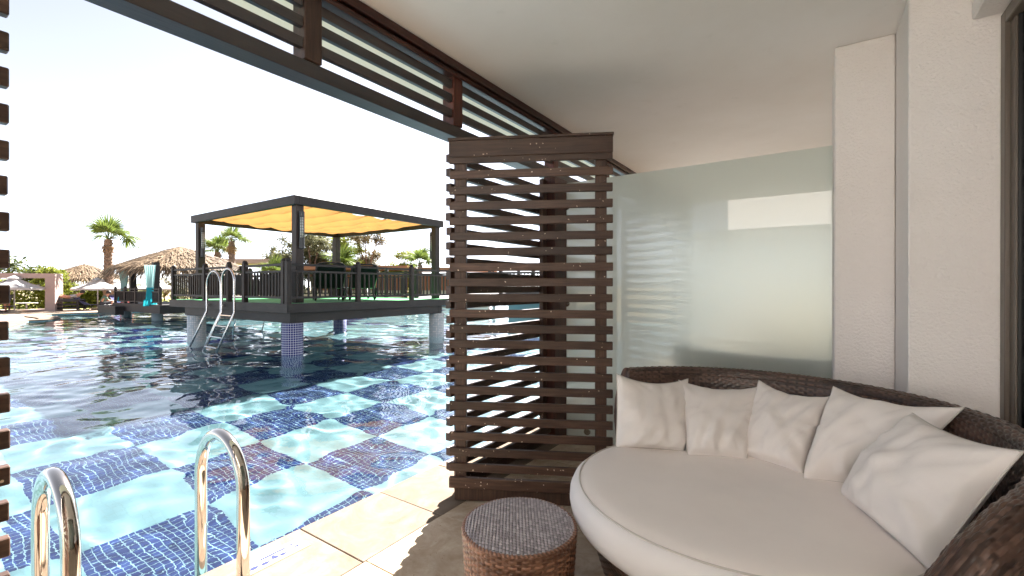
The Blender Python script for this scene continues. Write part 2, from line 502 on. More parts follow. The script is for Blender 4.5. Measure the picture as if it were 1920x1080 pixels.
def thing(name, label, cat, loc=(0, 0, 0), group=None, rz=0.0):
    o = bpy.data.objects.new(name, None); COL.objects.link(o)
    o.empty_display_size = 0.1
    o.location = loc; o.rotation_euler = (0, 0, rz)
    o['label'] = label; o['category'] = cat
    if group: o['group'] = group
    return o
def tag(o, label, cat, group=None):
    o['label'] = label; o['category'] = cat
    if group: o['group'] = group
    return o
def kind(o, k):
    o['kind'] = k; return o
def inst(name, me, parent, loc, rot=(0, 0, 0), scale=(1, 1, 1)):
    o = bpy.data.objects.new(name, me); COL.objects.link(o)
    o.parent = parent; o.location = loc; o.rotation_euler = rot; o.scale = scale
    return o
def boxmesh(name, sx, sy, sz, mat, bevel=0.003, c=(0, 0, 0)):
    b = MB().box(c[0] - sx / 2, c[0] + sx / 2, c[1] - sy / 2, c[1] + sy / 2, c[2] - sz / 2, c[2] + sz / 2)
    o = b.build(name, mat, bevel=bevel)
    me = o.data; bpy.data.objects.remove(o)
    return me
def copy_tree(o, parent=None):
    c = o.copy(); COL.objects.link(c); c.parent = parent
    for ch in list(o.children): copy_tree(ch, c)
    return c

# ------------------------------------------------------------------ ground, pool, paving
WZ = -0.06          # water level
FLOORZ = -1.36      # pool floor
near_edge = -2.26
pool = [(near_edge, -9), (near_edge, 33), (-6, 35), (-14, 32), (-22, 25), (-26.5, 17), (-28.7, 10.2), (-29.7, 8.3), (-30.2, 5.8), (-29.2, 5.0),
        (-26.6, 5.15), (-25.4, 4.95), (-24.9, 4.55), (-24.9, 4.1), (-24.9, 3.9), (-23.2, 3.6), (-20.9, 2.85), (-18.9, 1.8), (-18.6, 0.3), (-19.5, -2.5), (-19, -9)]
# smooth the far outline
def chaikin(P, keep):
    out = []
    n = len(P)
    for i in range(n):
        a, b = P[i], P[(i + 1) % n]
        if i in keep and (i + 1) % n in keep:
            out.append(a)
            continue
        if i in keep: out.append(a)
        else: out.append((a[0] * .75 + b[0] * .25, a[1] * .75 + b[1] * .25))
        if (i + 1) % n not in keep: out.append((a[0] * .25 + b[0] * .75, a[1] * .25 + b[1] * .75))
    return out
pool_s = chaikin(pool, {0, 1, len(pool) - 1})
k1 = {i for i, p in enumerate(pool_s) if p in (pool[0], pool[1], pool[-1])}
pool_s = chaikin(pool_s, k1)

def sheet(name, outer, holes, z, mat):
    polys = [[Vector((x, y, 0)) for x, y in outer]] + [[Vector((x, y, 0)) for x, y in h] for h in holes]
    tris = geometry.tessellate_polygon(polys)
    flat = [p for q in polys for p in q]
    b = MB(); b.v = [(p.x, p.y, z) for p in flat]
    b.f = [tuple(t) for t in tris]
    o = b.build(name, mat)
    bm = bmesh.new(); bm.from_mesh(o.data)
    for f in bm.faces:
        if f.normal.z < 0: f.normal_flip()
    bm.to_mesh(o.data); bm.free()
    return o
ground = kind(sheet("ground", [(-900, -900), (900, -900), (900, 900), (-900, 900)], [pool_s], -0.055, m_ground), 'structure')
def ring_off(P, d):
    n = len(P); out = []
    for i in range(n):
        a = Vector(P[i - 1]); b = Vector(P[i]); c = Vector(P[(i + 1) % n])
        t = ((b - a).normalized() + (c - b).normalized()); t = t.normalized() if t.length > 1e-4 else (b - a).normalized()
        out.append((b.x + t.y * d, b.y - t.x * d))
    return out
area = sum(pool_s[i][0] * pool_s[(i + 1) % len(pool_s)][1] - pool_s[(i + 1) % len(pool_s)][0] * pool_s[i][1] for i in range(len(pool_s)))
sgn = 1 if area > 0 else -1
outr = ring_off(pool_s, 0.62 * sgn)
# terrace round the far side of the pool
terr_out = [(-1.5, 36), (-14, 38), (-40, 34), (-43, 20), (-42.5, 12), (-40.5, 2), (-36, -9), (-19.5, -9)]
kind(sheet("terrace_paving", [(-1.5, 33.8)] + terr_out[1:] + [(-19.4, -9.2), (-30, -9.5), (-30.1, -30), (-44, -30), (-50, 0), (-52, 40), (0, 46)][0:0] + [(-19.4, -9.4)][0:0] , [], -0.053, m_pave), 'structure') if False else None
tp = kind(sheet("terrace_paving", [(-43.5, -12), (-18.9, -12), (-1.2, -12), (-1.2, 40), (-43.5, 40)], [pool_s], -0.045, m_pave), 'structure')
kind(sheet("lawn", [(-60, -10), (-35.9, -10), (-36.3, 4), (-36.6, 12), (-36, 40), (-60, 40)], [], -0.038, m_lawn), 'structure')
kind(sheet("promontory_paving", [(-45, -3), (-20.0, -3), (-19.4, 0), (-20.0, 1.5), (-21.5, 2.4), (-23.2, 2.95), (-24.6, 3.5), (-25.6, 4.0), (-31, 4.3), (-45, 3)], [], -0.030, m_terra), 'structure')
# coping: far side as one strip with depth; the near stretch stone by stone
b = MB(); n = len(pool_s); far = [i for i in range(n) if not (abs(pool_s[i][0] - near_edge) < .01 and abs(pool_s[(i + 1) % n][0] - near_edge) < .01)]
cop = kind(MB().box(-2.24, -1.75, -9, 33, -0.2, -0.022).build("pool_coping", m_grout), 'structure')
for i in far:
    j = (i + 1) % n
    a, c, d, e = pool_s[i], pool_s[j], outr[j], outr[i]
    o = len(b.v)
    for (x, y) in (a, c, d, e): b.v.append((x, y, 0.005))
    for (x, y) in (a, c, d, e): b.v.append((x, y, -0.035))
    b.f += [(o, o + 1, o + 2, o + 3), (o + 4, o + 7, o + 6, o + 5), (o, o + 4, o + 5, o + 1), (o + 2, o + 6, o + 7, o + 3), (o + 1, o + 5, o + 6, o + 2), (o + 3, o + 7, o + 4, o)]
b.build("far_coping", m_coping, parent=cop)
bm = bmesh.new(); bm.from_mesh(bpy.data.objects["far_coping"].data); bmesh.ops.recalc_face_normals(bm, faces=bm.faces); bm.to_mesh(bpy.data.objects["far_coping"].data); bm.free()
me = boxmesh("coping_stone", 0.517, 0.517, 0.06, m_coping, 0.003)
for k in range(-6, 30):
    y = 1.345 + 0.52 * k
    inst("coping_stone", me, cop, (-2.0, y + 0.26, -0.03 + random.uniform(-.0015, .0015)), (random.uniform(-.002, .002), random.uniform(-.002, .002), 0))
# patio tiles
o = MB().box(-1.5, 6.0, -3.3, -3.0, -0.05, 5.0).build("garden_wall", m_wall); tag(o, "tall sunlit white wing wall, unseen behind the camera, set close to bounce sun inside", "wall")  # hinted at by the glass reflection; set close to bounce sunlight into the patio
pf = kind(MB().box(-1.74, 2.2, -6, 12, -0.2, -0.016).build("patio_floor", m_grout), 'structure')
TS = 0.52
me = boxmesh("tile", TS - 0.004, TS - 0.004, 0.04, m_trav, 0.002)
for i in range(5):
    for j in range(-8, 20):
        x = -1.74 + TS * (i + .5); y = 1.10 + (0.26 if i % 2 else 0.0) + TS * j
        if x > 0.9 and y > 2.5: continue
        inst("tile", me, pf, (x, y, -0.0205 + random.uniform(-.001, .001)), (random.uniform(-.0015, .0015), random.uniform(-.0015, .0015), 0))

# pool basin
basin = kind(MB().box(-45, -2.2, -14, 40, FLOORZ - 0.2, FLOORZ + 0.0025).build("pool_floor", m_poolgrout), 'structure')
SQ = 0.88
CX, CY = -4.317, 2.63
b_navy = MB(); navy_near = []; pale_me = boxmesh("pale_panel", SQ - 0.006, SQ - 0.006, 0.01, m_pale, 0.0)
tile_me = boxmesh("mosaic_tile", 0.0482, 0.0482, 0.01, m_navy, 0.0)
recv = []
for i in range(-33, 3):
    for j in range(-14, 36):
        x0 = CX + SQ * i; y0 = CY + SQ * j
        cx, cy_ = x0 + SQ / 2, y0 + SQ / 2
        if cx > near_edge + 0.3: continue
        pale = (i + j) % 2 == 1 or (-cx * .561 + cy_ * .828 > 13.5 and random.random() < .55)
        if cy_ > 24 or cx < -24: near = False
        d = math.hypot(cx, cy_)
        if pale:
            if d < 17 and cy_ > -1.5:
                recv.append(inst("pale_panel", pale_me, basin, (cx, cy_, FLOORZ)))
            else:
                navy_near.append(('p', cx, cy_))
        else:
            navy_near.append(('n', cx, cy_, d))
nb = []
for q in navy_near:
    if q[0] != 'n': continue
    if -q[1] * .561 + q[2] * .828 > 9.5 or -q[1] * .561 + q[2] * .828 < 1: continue
    for a in range(16):
        for c in range(16):
            x = q[1] - SQ / 2 + 0.055 * (a + .5); y = q[2] - SQ / 2 + 0.055 * (c + .5)
            vx, vy = x, y
            dep = -vx * .561 + vy * .828; lat = vx * .828 + vy * .561
            vis = dep > 1.5 and lat / dep > -1.12 and lat / dep < -0.12
            nb.append((dep + (0 if vis else 100), x, y))
nb.sort()
for d_, x, y in nb[:300]:
    recv.append(inst("mosaic_tile", tile_me, basin, (x, y, FLOORZ)))
fb = MB(); lo = MB()
for d_, x, y in nb[300:]:
    if d_ < 100: fb.box(x - .0241, x + .0241, y - .0241, y + .0241, FLOORZ - .005, FLOORZ + .005)
for q in navy_near:
    if q[0] == 'n':
        dep = -q[1] * .561 + q[2] * .828
        if dep > 9.5: lo.box(q[1] - .437, q[1] + .437, q[2] - .437, q[2] + .437, FLOORZ - .005, FLOORZ + .006)
recv.append(kind(fb.build("mosaic_tile_field", m_navy, parent=basin), 'stuff'))
recv.append(kind(lo.build("far_navy_squares", m_navy, parent=basin), 'stuff'))
fp = MB()
for q in navy_near:
    if q[0] == 'p': fp.box(q[1] - .437, q[1] + .437, q[2] - .437, q[2] + .437, FLOORZ - .005, FLOORZ + .0065)
recv.append(kind(fp.build("far_pale_squares", m_pale, parent=basin), 'stuff'))
recv.append(basin)
# pool walls
b = MB()
for i in range(n):
    j = (i + 1) % n
    a, c = pool_s[i], pool_s[j]
    b.add([(a[0], a[1], FLOORZ - .05), (c[0], c[1], FLOORZ - .05), (c[0], c[1], -0.036), (a[0], a[1], -0.036)], [(0, 1, 2, 3)])
wl = b.build("pool_wall", m_poolwall, parent=basin)
# water surface
def axis(lo, hi, f0, f1, step, grow):
    xs = list(np.arange(f0, f1, step))
    s = step; x = f1
    while x < hi: xs.append(x); s *= grow; x += s
    xs.append(hi)
    s = step; x = f0; pre = []
    while x > lo: s *= grow; x -= s; pre.append(max(x, lo))
    return np.array(sorted(set(pre + xs)))
xs = axis(-34, -2.255, -8.0, -2.3, 0.025, 1.018)
ys = axis(-9.0, 36, 0.0, 7.5, 0.025, 1.018)
GX, GY = np.meshgrid(xs, ys)
Z = np.zeros_like(GX)
for k in range(70):
    lam = math.exp(random.uniform(math.log(0.24), math.log(1.8)))
    th = random.gauss(R(70), R(42)); kx, ky = math.cos(th) * 2 * math.pi / lam, math.sin(th) * 2 * math.pi / lam
    slope = 0.0070 * (lam / 0.5) ** 0.12
    Z += slope * lam / (2 * math.pi) * np.sin(kx * GX + ky * GY + random.uniform(0, 6.28) + 0.7 * np.sin(GX * .9 + k) + 0.6 * np.sin(GY * .8 + 2 * k)) * (0.35 + 0.65 * (0.5 + 0.5 * np.sin(GX * .6 + GY * .45 + k * 1.7)))
near_ = np.clip(1.4 - (np.hypot(GX, GY) - 5) / 6, 0, 1)
for k in range(36):
    lam = math.exp(random.uniform(math.log(0.20), math.log(0.42)))
    th = random.gauss(R(60), R(50)); kx, ky = math.cos(th) * 2 * math.pi / lam, math.sin(th) * 2 * math.pi / lam
    Z += near_ * 0.0065 * lam / (2 * math.pi) * np.sin(kx * GX + ky * GY + random.uniform(0, 6.28) + 0.9 * np.sin(GX * 1.3 + k) + 0.8 * np.sin(GY * 1.2 + 2 * k))
gust = 0.65 + 0.75 * np.clip((np.hypot(GX + 1, GY) - 4) / 7, 0, 1.5)
Z *= gust
P = np.stack([GX, GY, WZ + Z], -1)
water = kind(fastgrid("water", P, m_water), 'structure')
water.cycles.is_caustics_caster = True
for o in recv: o.cycles.is_caustics_receiver = True

# ------------------------------------------------------------------ building: ceiling, walls, column, glass
kind(MB().box(-1.80, 2.2, -0.8, 14, 2.61, 2.9).build("ceiling", m_ceil), 'structure')
# floor slab of the balcony above, reaching out over the louvres
o = MB().box(-2.45, -1.935, -0.8, 16, 2.66, 2.9).build("balcony_slab", m_cream)
tag(o, "cream underside of the balcony above seen between the overhead louvre slats", "balcony slab")
wt = thing("end_wall", "rough off-white rendered wall between column and glass door", "wall", (0.49, 3.2, 0))
MB().box(0.335, 0.641, 2.713, 3.75, 0, 2.608).build("wall_panel", m_wall, wt, bevel=0.006)
co = thing("wall_column", "off-white rendered column at the end of the frosted partition", "column", (0.2, 3.4, 0))
MB().box(0.07, 0.333, 3.113, 3.75, 0, 2.608).build("shaft", m_wall, co, bevel=0.006)
o = MB().box(0.538, 2.2, -0.79, 2.711, 2.41, 2.608).build("bulkhead", m_wall, bevel=0.006)
tag(o, "white rendered bulkhead box above the sliding glass door", "bulkhead")
# neighbouring patio wall and room wall
o = MB().box(0.645, 1.0, 3.0, 14, 0, 2.606).build("neighbour_wall", m_wall); tag(o, "rendered wall of the next patio behind the frosted glass", "wall")
o = MB().box(0.70, 0.9, -2.99, -0.9, 0, 2.4).build("rear_wall", m_wall); tag(o, "rendered wall beside the camera end of the sliding door", "wall")
o = MB().box(1.9, 2.0, -6, 3, 0, 2.405).build("room_wall", m_wall); tag(o, "pale inner wall of the room behind the glass door", "wall")

# sliding door
dr = thing("sliding_door", "taupe framed sliding glass door at the right edge", "door", (0.66, 1.0, 0))
MB().box(0.625, 0.70, 2.655, 2.709, 0, 2.40).build("frame", m_taupe, dr, bevel=0.003)
MB().box(0.625, 0.70, -0.75, 2.655, 2.345, 2.40).build("frame", m_taupe, dr, bevel=0.003)
MB().box(0.640, 0.69, 2.600, 2.6545, 0.05, 2.344).build("sash", m_taupe, dr, bevel=0.003)
MB().box(0.648, 0.672, 2.590, 2.5995, 0.05, 2.344).build("gasket", m_rubber, dr)
MB().box(0.625, 0.70, -0.75, 2.655, 0, 0.045).build("threshold", m_taupe, dr, bevel=0.003)
MB().box(0.657, 0.665, -0.74, 2.590, 0.05, 2.344).build("pane", m_glass, dr)
ys_ = np.linspace(-0.7, 2.6, 700); zs_ = np.linspace(0.03, 2.38, 3)
P = np.zeros((3, 700, 3))
P[:, :, 0] = 0.73 + 0.022 * np.sin(ys_ * 95 + 1.5 * np.sin(ys_ * 7))[None, :]
P[:, :, 1] = ys_[None, :]; P[:, :, 2] = zs_[:, None]
cu = fastgrid("sheer_curtain", P, m_sheer); tag(cu, "pleated sheer curtain hanging behind the sliding door glass", "curtain")

def glass_partition(y, label, x0=-1.784, x1=0.068, top=2.150):
    g = thing("glass_partition", label, "partition", ((x0 + x1) / 2, y, 0))
    MB().box(x0, x1, y, y + 0.010, 0.012, top).build("pane", m_frost, g)
    for (x, z) in ((x0 + .012, 1.13), (x0 + .20, 0.075), (x0 + .012, 1.95), (x1 - .3, 0.075)):
        bb = MB().tube([(x, y - .012, z), (x, y + .022, z)], 0.028, 20)
        bb.build("clamp", m_steel, g, smooth=False)
    return g
glass_partition(3.45, "tall frosted glass partition behind the round daybed")
g2 = glass_partition(-0.78, "frosted glass partition closing the patio behind the camera", x1=0.13)

# ------------------------------------------------------------------ louvre frame overhead
def louvre_beam():
    t = thing("louvre_frame", "dark overhead wooden louvre frame running along the ceiling edge", "louvre frame", (-1.86, 3, 2.1))
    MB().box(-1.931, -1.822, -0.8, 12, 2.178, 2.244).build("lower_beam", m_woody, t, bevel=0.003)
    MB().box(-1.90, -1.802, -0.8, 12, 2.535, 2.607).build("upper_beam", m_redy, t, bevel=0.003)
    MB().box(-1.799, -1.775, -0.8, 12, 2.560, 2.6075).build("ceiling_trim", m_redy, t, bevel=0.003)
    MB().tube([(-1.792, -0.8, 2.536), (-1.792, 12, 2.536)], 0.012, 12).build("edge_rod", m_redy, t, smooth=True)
    posts = [-0.75, 0.19, 1.145, 2.095, 3.33, 4.45, 5.5, 6.6, 7.7, 8.8, 9.9, 11]
    me = boxmesh("stub_post", 0.092, 0.082, 0.290, m_woodv, 0.003); me2 = boxmesh("stub_post", 0.092, 0.082, 0.290, m_red, 0.003)
    for y in posts: inst("stub_post", me2 if y > 2 else me, t, (-1.858 + 1.86, y - 3, 2.390 - 2.1))
    for a, c in zip(posts[:-1], posts[1:]):
        L = c - a - 0.087
        if L < .05: continue
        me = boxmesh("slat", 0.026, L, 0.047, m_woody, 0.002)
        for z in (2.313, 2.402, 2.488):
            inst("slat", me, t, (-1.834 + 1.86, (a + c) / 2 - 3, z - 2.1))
    return t
louvre_beam()

# ------------------------------------------------------------------ slatted screens
def slat_screen(label, base, ang, L, nslat, slat_t, top=2.14, pitch=0.0909, z0=0.205, board=True, jut=0.012, stile=0.065, group="slatted timber screens", side=1):
    t = thing("slatted_screen", label, "screen", (base[0], base[1], 0), group, ang)
    sm = boxmesh("slat", L + 2 * jut, slat_t, 0.0475, m_wood, 0.0025, (L / 2, side * (-slat_t / 2 - 0.018), 0))
    st = boxmesh("stile", stile, 0.036, top - 0.03, m_woodv, 0.003, (0, 0, 0))
    for x in (stile / 2 + 0.014, L - stile / 2 - 0.014) if board else (stile / 2, L - stile / 2):
        inst("stile", st, t, (x, 0, (top - 0.03) / 2 + 0.012))
    for k in range(nslat):
        inst("slat", sm, t, (random.uniform(-.002, .002), random.uniform(-.001, .001), z0 + pitch * k + random.uniform(-.0015, .0015)), (0, random.uniform(-.001, .001), 0))
    if board:
        me = boxmesh("top_board", L + 2 * jut, 0.03, 0.096, m_wood, 0.003, (L / 2, 0, 0))
        inst("top_board", me, t, (0, -0.034, top - 0.058))
        me = boxmesh("cap", L + 2 * jut + .01, 0.075, 0.016, m_wood, 0.002, (L / 2, 0, 0)); inst("cap", me, t, (0, -0.014, top + 0.0))
    me = boxmesh("bottom_board", L + 2 * jut, 0.03, 0.062, m_wood, 0.003, (L / 2, 0, 0)); inst("bottom_board", me, t, (0, -0.034, 0.115))
    me = boxmesh("bottom_rail", L - .02, 0.05, 0.078, m_woodv, 0.003, (L / 2, 0, 0)); inst("bottom_rail", me, t, (0, -0.004, 0.045))
    return t
A1 = math.atan2(0.464, 0.886)
slat_screen("dark slatted screen leaf beside the daybed, facing the camera", (-1.815, 2.055), A1, 0.915, 21, 0.022, jut=0.018)
slat_screen("dark slatted screen leaf along the pool edge behind the front leaf", (-1.858, 2.125), R(90), 1.10, 22, 0.042, board=False, z0=0.16, top=2.16, jut=0.028, side=-1)
slat_screen("dark slatted screen whose slat ends show at the left picture edge", (-1.735, -0.70), R(90), 0.915, 22, 0.03, board=False, z0=0.16, top=2.16, jut=0.02)
# posts on the facade line
for (y, lab) in ((3.345, "reddish brown timber post holding the frosted glass partition"),):
    p = thing("timber_post", lab, "post", (-1.83, y, 0))
    MB().box(-1.885, -1.778, y - .10, y + .12, 0, 2.175).build("shaft", m_red, p, bevel=0.004)

# ------------------------------------------------------------------ wicker weave
def weave(U, V, stake, row, twill=2):
    """height 0..1 and strand tone, gap shade included, of a woven surface; U along the weavers, V across them"""
    j = np.floor(V / row); fv = V / row - j
    i = np.floor(U / stake); fu = U / stake - i
    rowp = np.sqrt(np.clip(1 - (2 * fv - 1) ** 2 * 1.02, 0, 1))
    ph = (U / stake * 2 / twill + j * (2 / twill if twill > 2 else 1.0))
    over = 0.5 + 0.5 * np.sin(np.pi * ph)
    stp = np.sqrt(np.clip(1 - (2 * fu - 1) ** 2 * 1.3, 0, 1))
    hw = rowp * (0.30 + 0.70 * over)
    hs = stp * (0.62 - 0.25 * over)
    h = np.maximum(hw, hs)
    rs = np.random.default_rng(3)
    tab = rs.random(4096)
    tone = tab[(j.astype(int) * 7 + np.floor(U / (stake * 9)).astype(int) * 131) % 4096]
    tone = np.where(hs > hw, tab[(i.astype(int) * 13) % 4096] * 0.5, tone)  # stakes showing between weavers toned down, painting shade into the gaps
    return h, tone

# daybed
DB = (-0.27, 1.97)
db = thing("daybed", "round brown wicker daybed with curved back and pale round mattress", "daybed", (DB[0], DB[1], 0))
SC = np.array([-0.25, 1.965])
phi0, phi1 = R(-82), R(147)
nu, ns = 520, 400
phi = np.linspace(phi0, phi1, nu)
def sstep(a, b, x):
    t = np.clip((x - a) / (b - a), 0, 1); return t * t * (3 - 2 * t)
H = np.interp(np.degrees(phi), [-82, -60, -52, -45, -35, -20, -5, 20], [.34, .48, .60, .69, .762, .80, .813, .817])
H = H - 0.22 * (1 - np.sqrt(np.clip((phi1 - phi) / R(3.5), 0, 1)))   # rounded left end
H = np.minimum(H, 0.817)
TH = 0.075 + 0.035 * (1 - sstep(R(-50), R(10), phi))
prof = []
zin, zout = 0.30, 0.03
s_in = np.linspace(0, 1, 130); s_top = np.linspace(0, 1, 90); s_out = np.linspace(0, 1, 180)
Pn = np.zeros((400, nu, 3)); S = np.zeros((400, nu)); Nn = np.zeros((400, nu, 2))
for c in range(nu):
    h = H[c]; th = TH[c]; rt = th / 2
    ri = 0.755 - 1.35 * (th - 0.075)
    zt = h - rt
    rin = 0.70 + (ri - 0.70) * s_in ** 1.3
    z1 = zin + (zt - zin) * s_in
    a = np.pi * s_top
    r2 = ri + rt - rt * np.cos(a); z2 = zt + rt * np.sin(a)
    r3 = (ri + th) - 0.10 * s_out ** 1.2; z3 = zt + (zout - zt) * s_out
    r = np.concatenate([rin, r2, r3]); z = np.concatenate([z1, z2, z3])
    dr_, dz_ = np.gradient(r), np.gradient(z); L = np.hypot(dr_, dz_) + 1e-9
    S[:, c] = np.cumsum(L)
    nr_, nz_ = -dz_ / L, dr_ / L
    Pn[:, c, 0] = r; Pn[:, c, 2] = z
    Nn[:, c, 0] = nr_; Nn[:, c, 1] = nz_
S = S - S[130:131, :]
U = np.broadcast_to(phi[None, :] * 0.80, S.shape)
h, tone = weave(U, S, 0.022, 0.0115)
amp = 0.0068
rr = Pn[:, :, 0] + Nn[:, :, 0] * h * amp; zz = Pn[:, :, 2] + Nn[:, :, 1] * h * amp
G = np.stack([SC[0] + rr * np.cos(phi)[None, :], SC[1] + rr * np.sin(phi)[None, :], zz], -1)
fastgrid("back_shell", G, m_wick, db, attr=("strand", tone))
# closing the two ends of the shell
for c in (0, nu - 1):
    b = MB(); ring = G[::8, c]; b.v.extend(map(tuple, ring.tolist())); b.f.append(tuple(range(len(ring))))
    b.build("shell_end", m_wick, db, attr=("strand", [0.3] * len(b.v)))
# base drum
nz, nt = 110, 620
th = np.linspace(0, 2 * np.pi, nt, endpoint=False); zz = np.linspace(0.0, 0.34, nz)
TT, ZZ = np.meshgrid(th, zz)
h, tone = weave(TT * 0.56, ZZ, 0.024, 0.0125)
rb = 0.46 + 0.12 * (ZZ / 0.34) ** 0.8 + h * 0.0055
fastgrid("base", np.stack([-0.27 + rb * np.cos(TT), 1.97 + rb * 0.97 * np.sin(TT), ZZ], -1), m_wick, db, attr=("strand", tone), closed=True)
# mattress
MC = (-0.285, 1.985)
def ell(t):  # flattened towards the front
    return 1.0 - 0.07 * max(0, -math.sin(t)) ** 1.5
def mat_lathe(prof, nn=128):
    b = MB()
    for r, z in prof:
        for k in range(nn):
            t = 2 * math.pi * k / nn
            e = ell(t)
            b.v.append((MC[0] + r * e * math.cos(t), MC[1] + r * e * math.sin(t), z + 0.003 * math.sin(3 * t + r * 9) * min(1, r * 4) * (1 if r < .5 else 0.3) + 0.006 * noise.noise(Vector((r * math.cos(t) * 3.2, r * math.sin(t) * 3.2, 1.7))) * min(1, max(0, (.61 - r) * 12))))
    for i in range(len(prof) - 1):
        for k in range(nn):
            k2 = (k + 1) % nn
            b.f.append((i * nn + k, i * nn + k2, (i + 1) * nn + k2, (i + 1) * nn + k))
    return b
top = [(0.61, 0.461), (0.59, 0.469), (0.55, 0.475), (0.50, 0.477), (0.45, 0.478), (0.38, 0.478), (0.3, 0.477), (0.22, 0.4765), (0.15, 0.476), (0.01, 0.476), (0.0, 0.476)]
mt = mat_lathe(top).build("mattress", m_vinyl, db, smooth=True)
side = [(0.56, 0.315), (0.60, 0.317), (0.632, 0.328), (0.648, 0.352), (0.655, 0.385), (0.653, 0.415), (0.641, 0.442), (0.622, 0.458), (0.611, 0.4605)]
mat_lathe(side).build("mattress_side", m_vinylside, db, smooth=True)
mat_lathe([(0.614 + 0.0035 * math.cos(a), 0.4615 + 0.0035 * math.sin(a)) for a in np.linspace(0, 2 * math.pi, 9)]).build("piping", m_pipe, db, smooth=True)

# cushions
def cushion(label, C4, th=0.075, seed=0, sag=0.035):
    TL, TR, BR, BL = [Vector(c) for c in C4]
    ctr = (TL + TR + BR + BL) / 4
    nrm = (TR - TL).cross(BL - TL).normalized()
    if nrm.dot(Vector((0, 0, EYE)) - ctr) < 0: nrm = -nrm
    t = thing("cushion", label, "cushion", ctr, "cushions along the daybed back")
    N = 44
    Pf = np.zeros((N, N, 3)); Pb = np.zeros((N, N, 3)); edge = []
    for i in range(N):
        for j in range(N):
            u, v = i / (N - 1) * 2 - 1, j / (N - 1) * 2 - 1      # u: left-right, v: top-bottom
            # edges bow inwards between pointed corners
            k = 0.035
            uu = u * (1 - k * (1 - v * v) ** 1.0 * abs(u) ** 2)
            vv = v * (1 - k * (1 - u * u) ** 1.0 * abs(v) ** 2)
            a = (uu + 1) / 2; c = (vv + 1) / 2
            p = (TL * (1 - a) + TR * a) * (1 - c) + (BL * (1 - a) + BR * a) * c
            q = max(0.0, (1 - u ** 2)) * max(0.0, (1 - v ** 2))
            body = q ** 0.36
            # fullness slips towards the bottom
            body *= 1.0 + 0.22 * v
            wr = noise.noise(Vector((u * 2.2 + seed * 9, v * 2.2, seed))) * 0.20
            # radial creases running in from the seams and corners
            ang = math.atan2(v, u)
            e = max(abs(u), abs(v))
            cre = noise.noise(Vector((ang * 4.5 + seed + e, e * 1.6, seed * 3.1))) * 0.34 * (e ** 5)
            cre2 = noise.noise(Vector((u * 3.2 + v * 1.7 + seed, v * 1.4 - u + seed, seed * 5.0))) * 0.11 + noise.noise(Vector((u * 7 + v * 4, v * 2.5 + seed, seed * 2.0))) * 0.05 * e
            hgt = th * (body * (1 + wr) + (cre + cre2) * min(1, q * 5))
            hb = th * 0.42 * body
            drop = Vector((0, 0, -sag * (1 - u * u) * max(0, (1 - c)) ** 2))
            Pf[j, i] = p + nrm * hgt + drop; Pb[j, i] = p - nrm * hb + drop
            if e > 0.9999: edge.append((math.atan2(v, u), p + drop))
    b = MB(); b.grid(Pf); b.grid(Pb[:, ::-1])
    o = b.build("cover", m_cushion, t, smooth=True)
    edge.sort(key=lambda x: x[0]); pts = [e[1] for e in edge]; pts.append(pts[0])
    MB().tube(pts, 0.0032, 6, cap=False).build("piping", m_pipe, t, smooth=True)
    return t
cushion("square pale cushion furthest left, against the screen end of the daybed", [(-0.878, 2.273, 0.815), (-0.590, 2.577, 0.770), (-0.545, 2.290, 0.472), (-0.836, 2.155, 0.472)], 0.088, 1)
cushion("square pale cushion second from the left on the daybed", [(-0.630, 2.540, 0.765), (-0.255, 2.640, 0.757), (-0.276, 2.333, 0.472), (-0.514, 2.243, 0.472)], 0.082, 2)
cushion("middle pale cushion of the five, leaning right", [(-0.256, 2.640, 0.790), (0.050, 2.560, 0.765), (-0.058, 2.293, 0.472), (-0.318, 2.384, 0.472)], 0.085, 3)
cushion("pale cushion partly behind the largest front cushion", [(0.055, 2.560, 0.811), (0.437, 2.288, 0.831), (0.215, 2.290, 0.472), (-0.053, 2.238, 0.472)], 0.085, 4)
cushion("largest pale cushion at the right arm of the daybed, nearest the camera", [(0.285, 2.203, 0.806), (0.457, 1.790, 0.825), (0.260, 1.716, 0.472), (0.077, 2.135, 0.472)], 0.098, 5, sag=0.02)

# stool
SX, SY = -0.945, 1.445
stl = thing("wicker_stool", "round brown wicker stool on the travertine floor before the daybed", "stool", (SX, SY, 0))
nz, nt = 150, 560
th = np.linspace(0, 2 * np.pi, nt, endpoint=False); zz = np.linspace(0.0, 0.365, nz)
TT, ZZ = np.meshgrid(th, zz)
h, tone = weave(TT * 0.21, ZZ, 0.0220, 0.0104)
rb = 0.180 + 0.034 * (ZZ / 0.365) ** 0.7 + h * 0.0072
fastgrid("body", np.stack([SX + rb * np.cos(TT), SY + rb * np.sin(TT), ZZ], -1), m_wickside, stl, attr=("strand", tone), closed=True)
# top: twill weave on a disc
nn = 420
g = np.linspace(-1, 1, nn); UU, VV = np.meshgrid(g, g)
XX = UU * np.sqrt(1 - VV ** 2 / 2) * 0.212; YY = VV * np.sqrt(1 - UU ** 2 / 2) * 0.212
ca, sa = math.cos(R(34)), math.sin(R(34))
cu_, cv_ = (XX * ca + YY * sa) / 0.0122 + 100, (-XX * sa + YY * ca) / 0.0168 + 100
ci = np.floor(cu_); fu = cu_ - ci
tt_ = cv_ + ci * 0.3333; cj = np.floor(tt_); ft = tt_ - cj
oval = np.where(ft < .74, np.sin(np.pi * np.clip(ft / .74, 0, 1)) ** .5, 0) * np.sqrt(np.clip(1 - (2 * fu - 1) ** 2 * 1.25, 0, 1))
cross = np.where(ft >= .66, 0.28 * np.sin(np.pi * np.clip((ft - .66) / .34, 0, 1)), 0)
h = np.maximum(oval, cross)
tab = np.random.default_rng(5).random(8192)
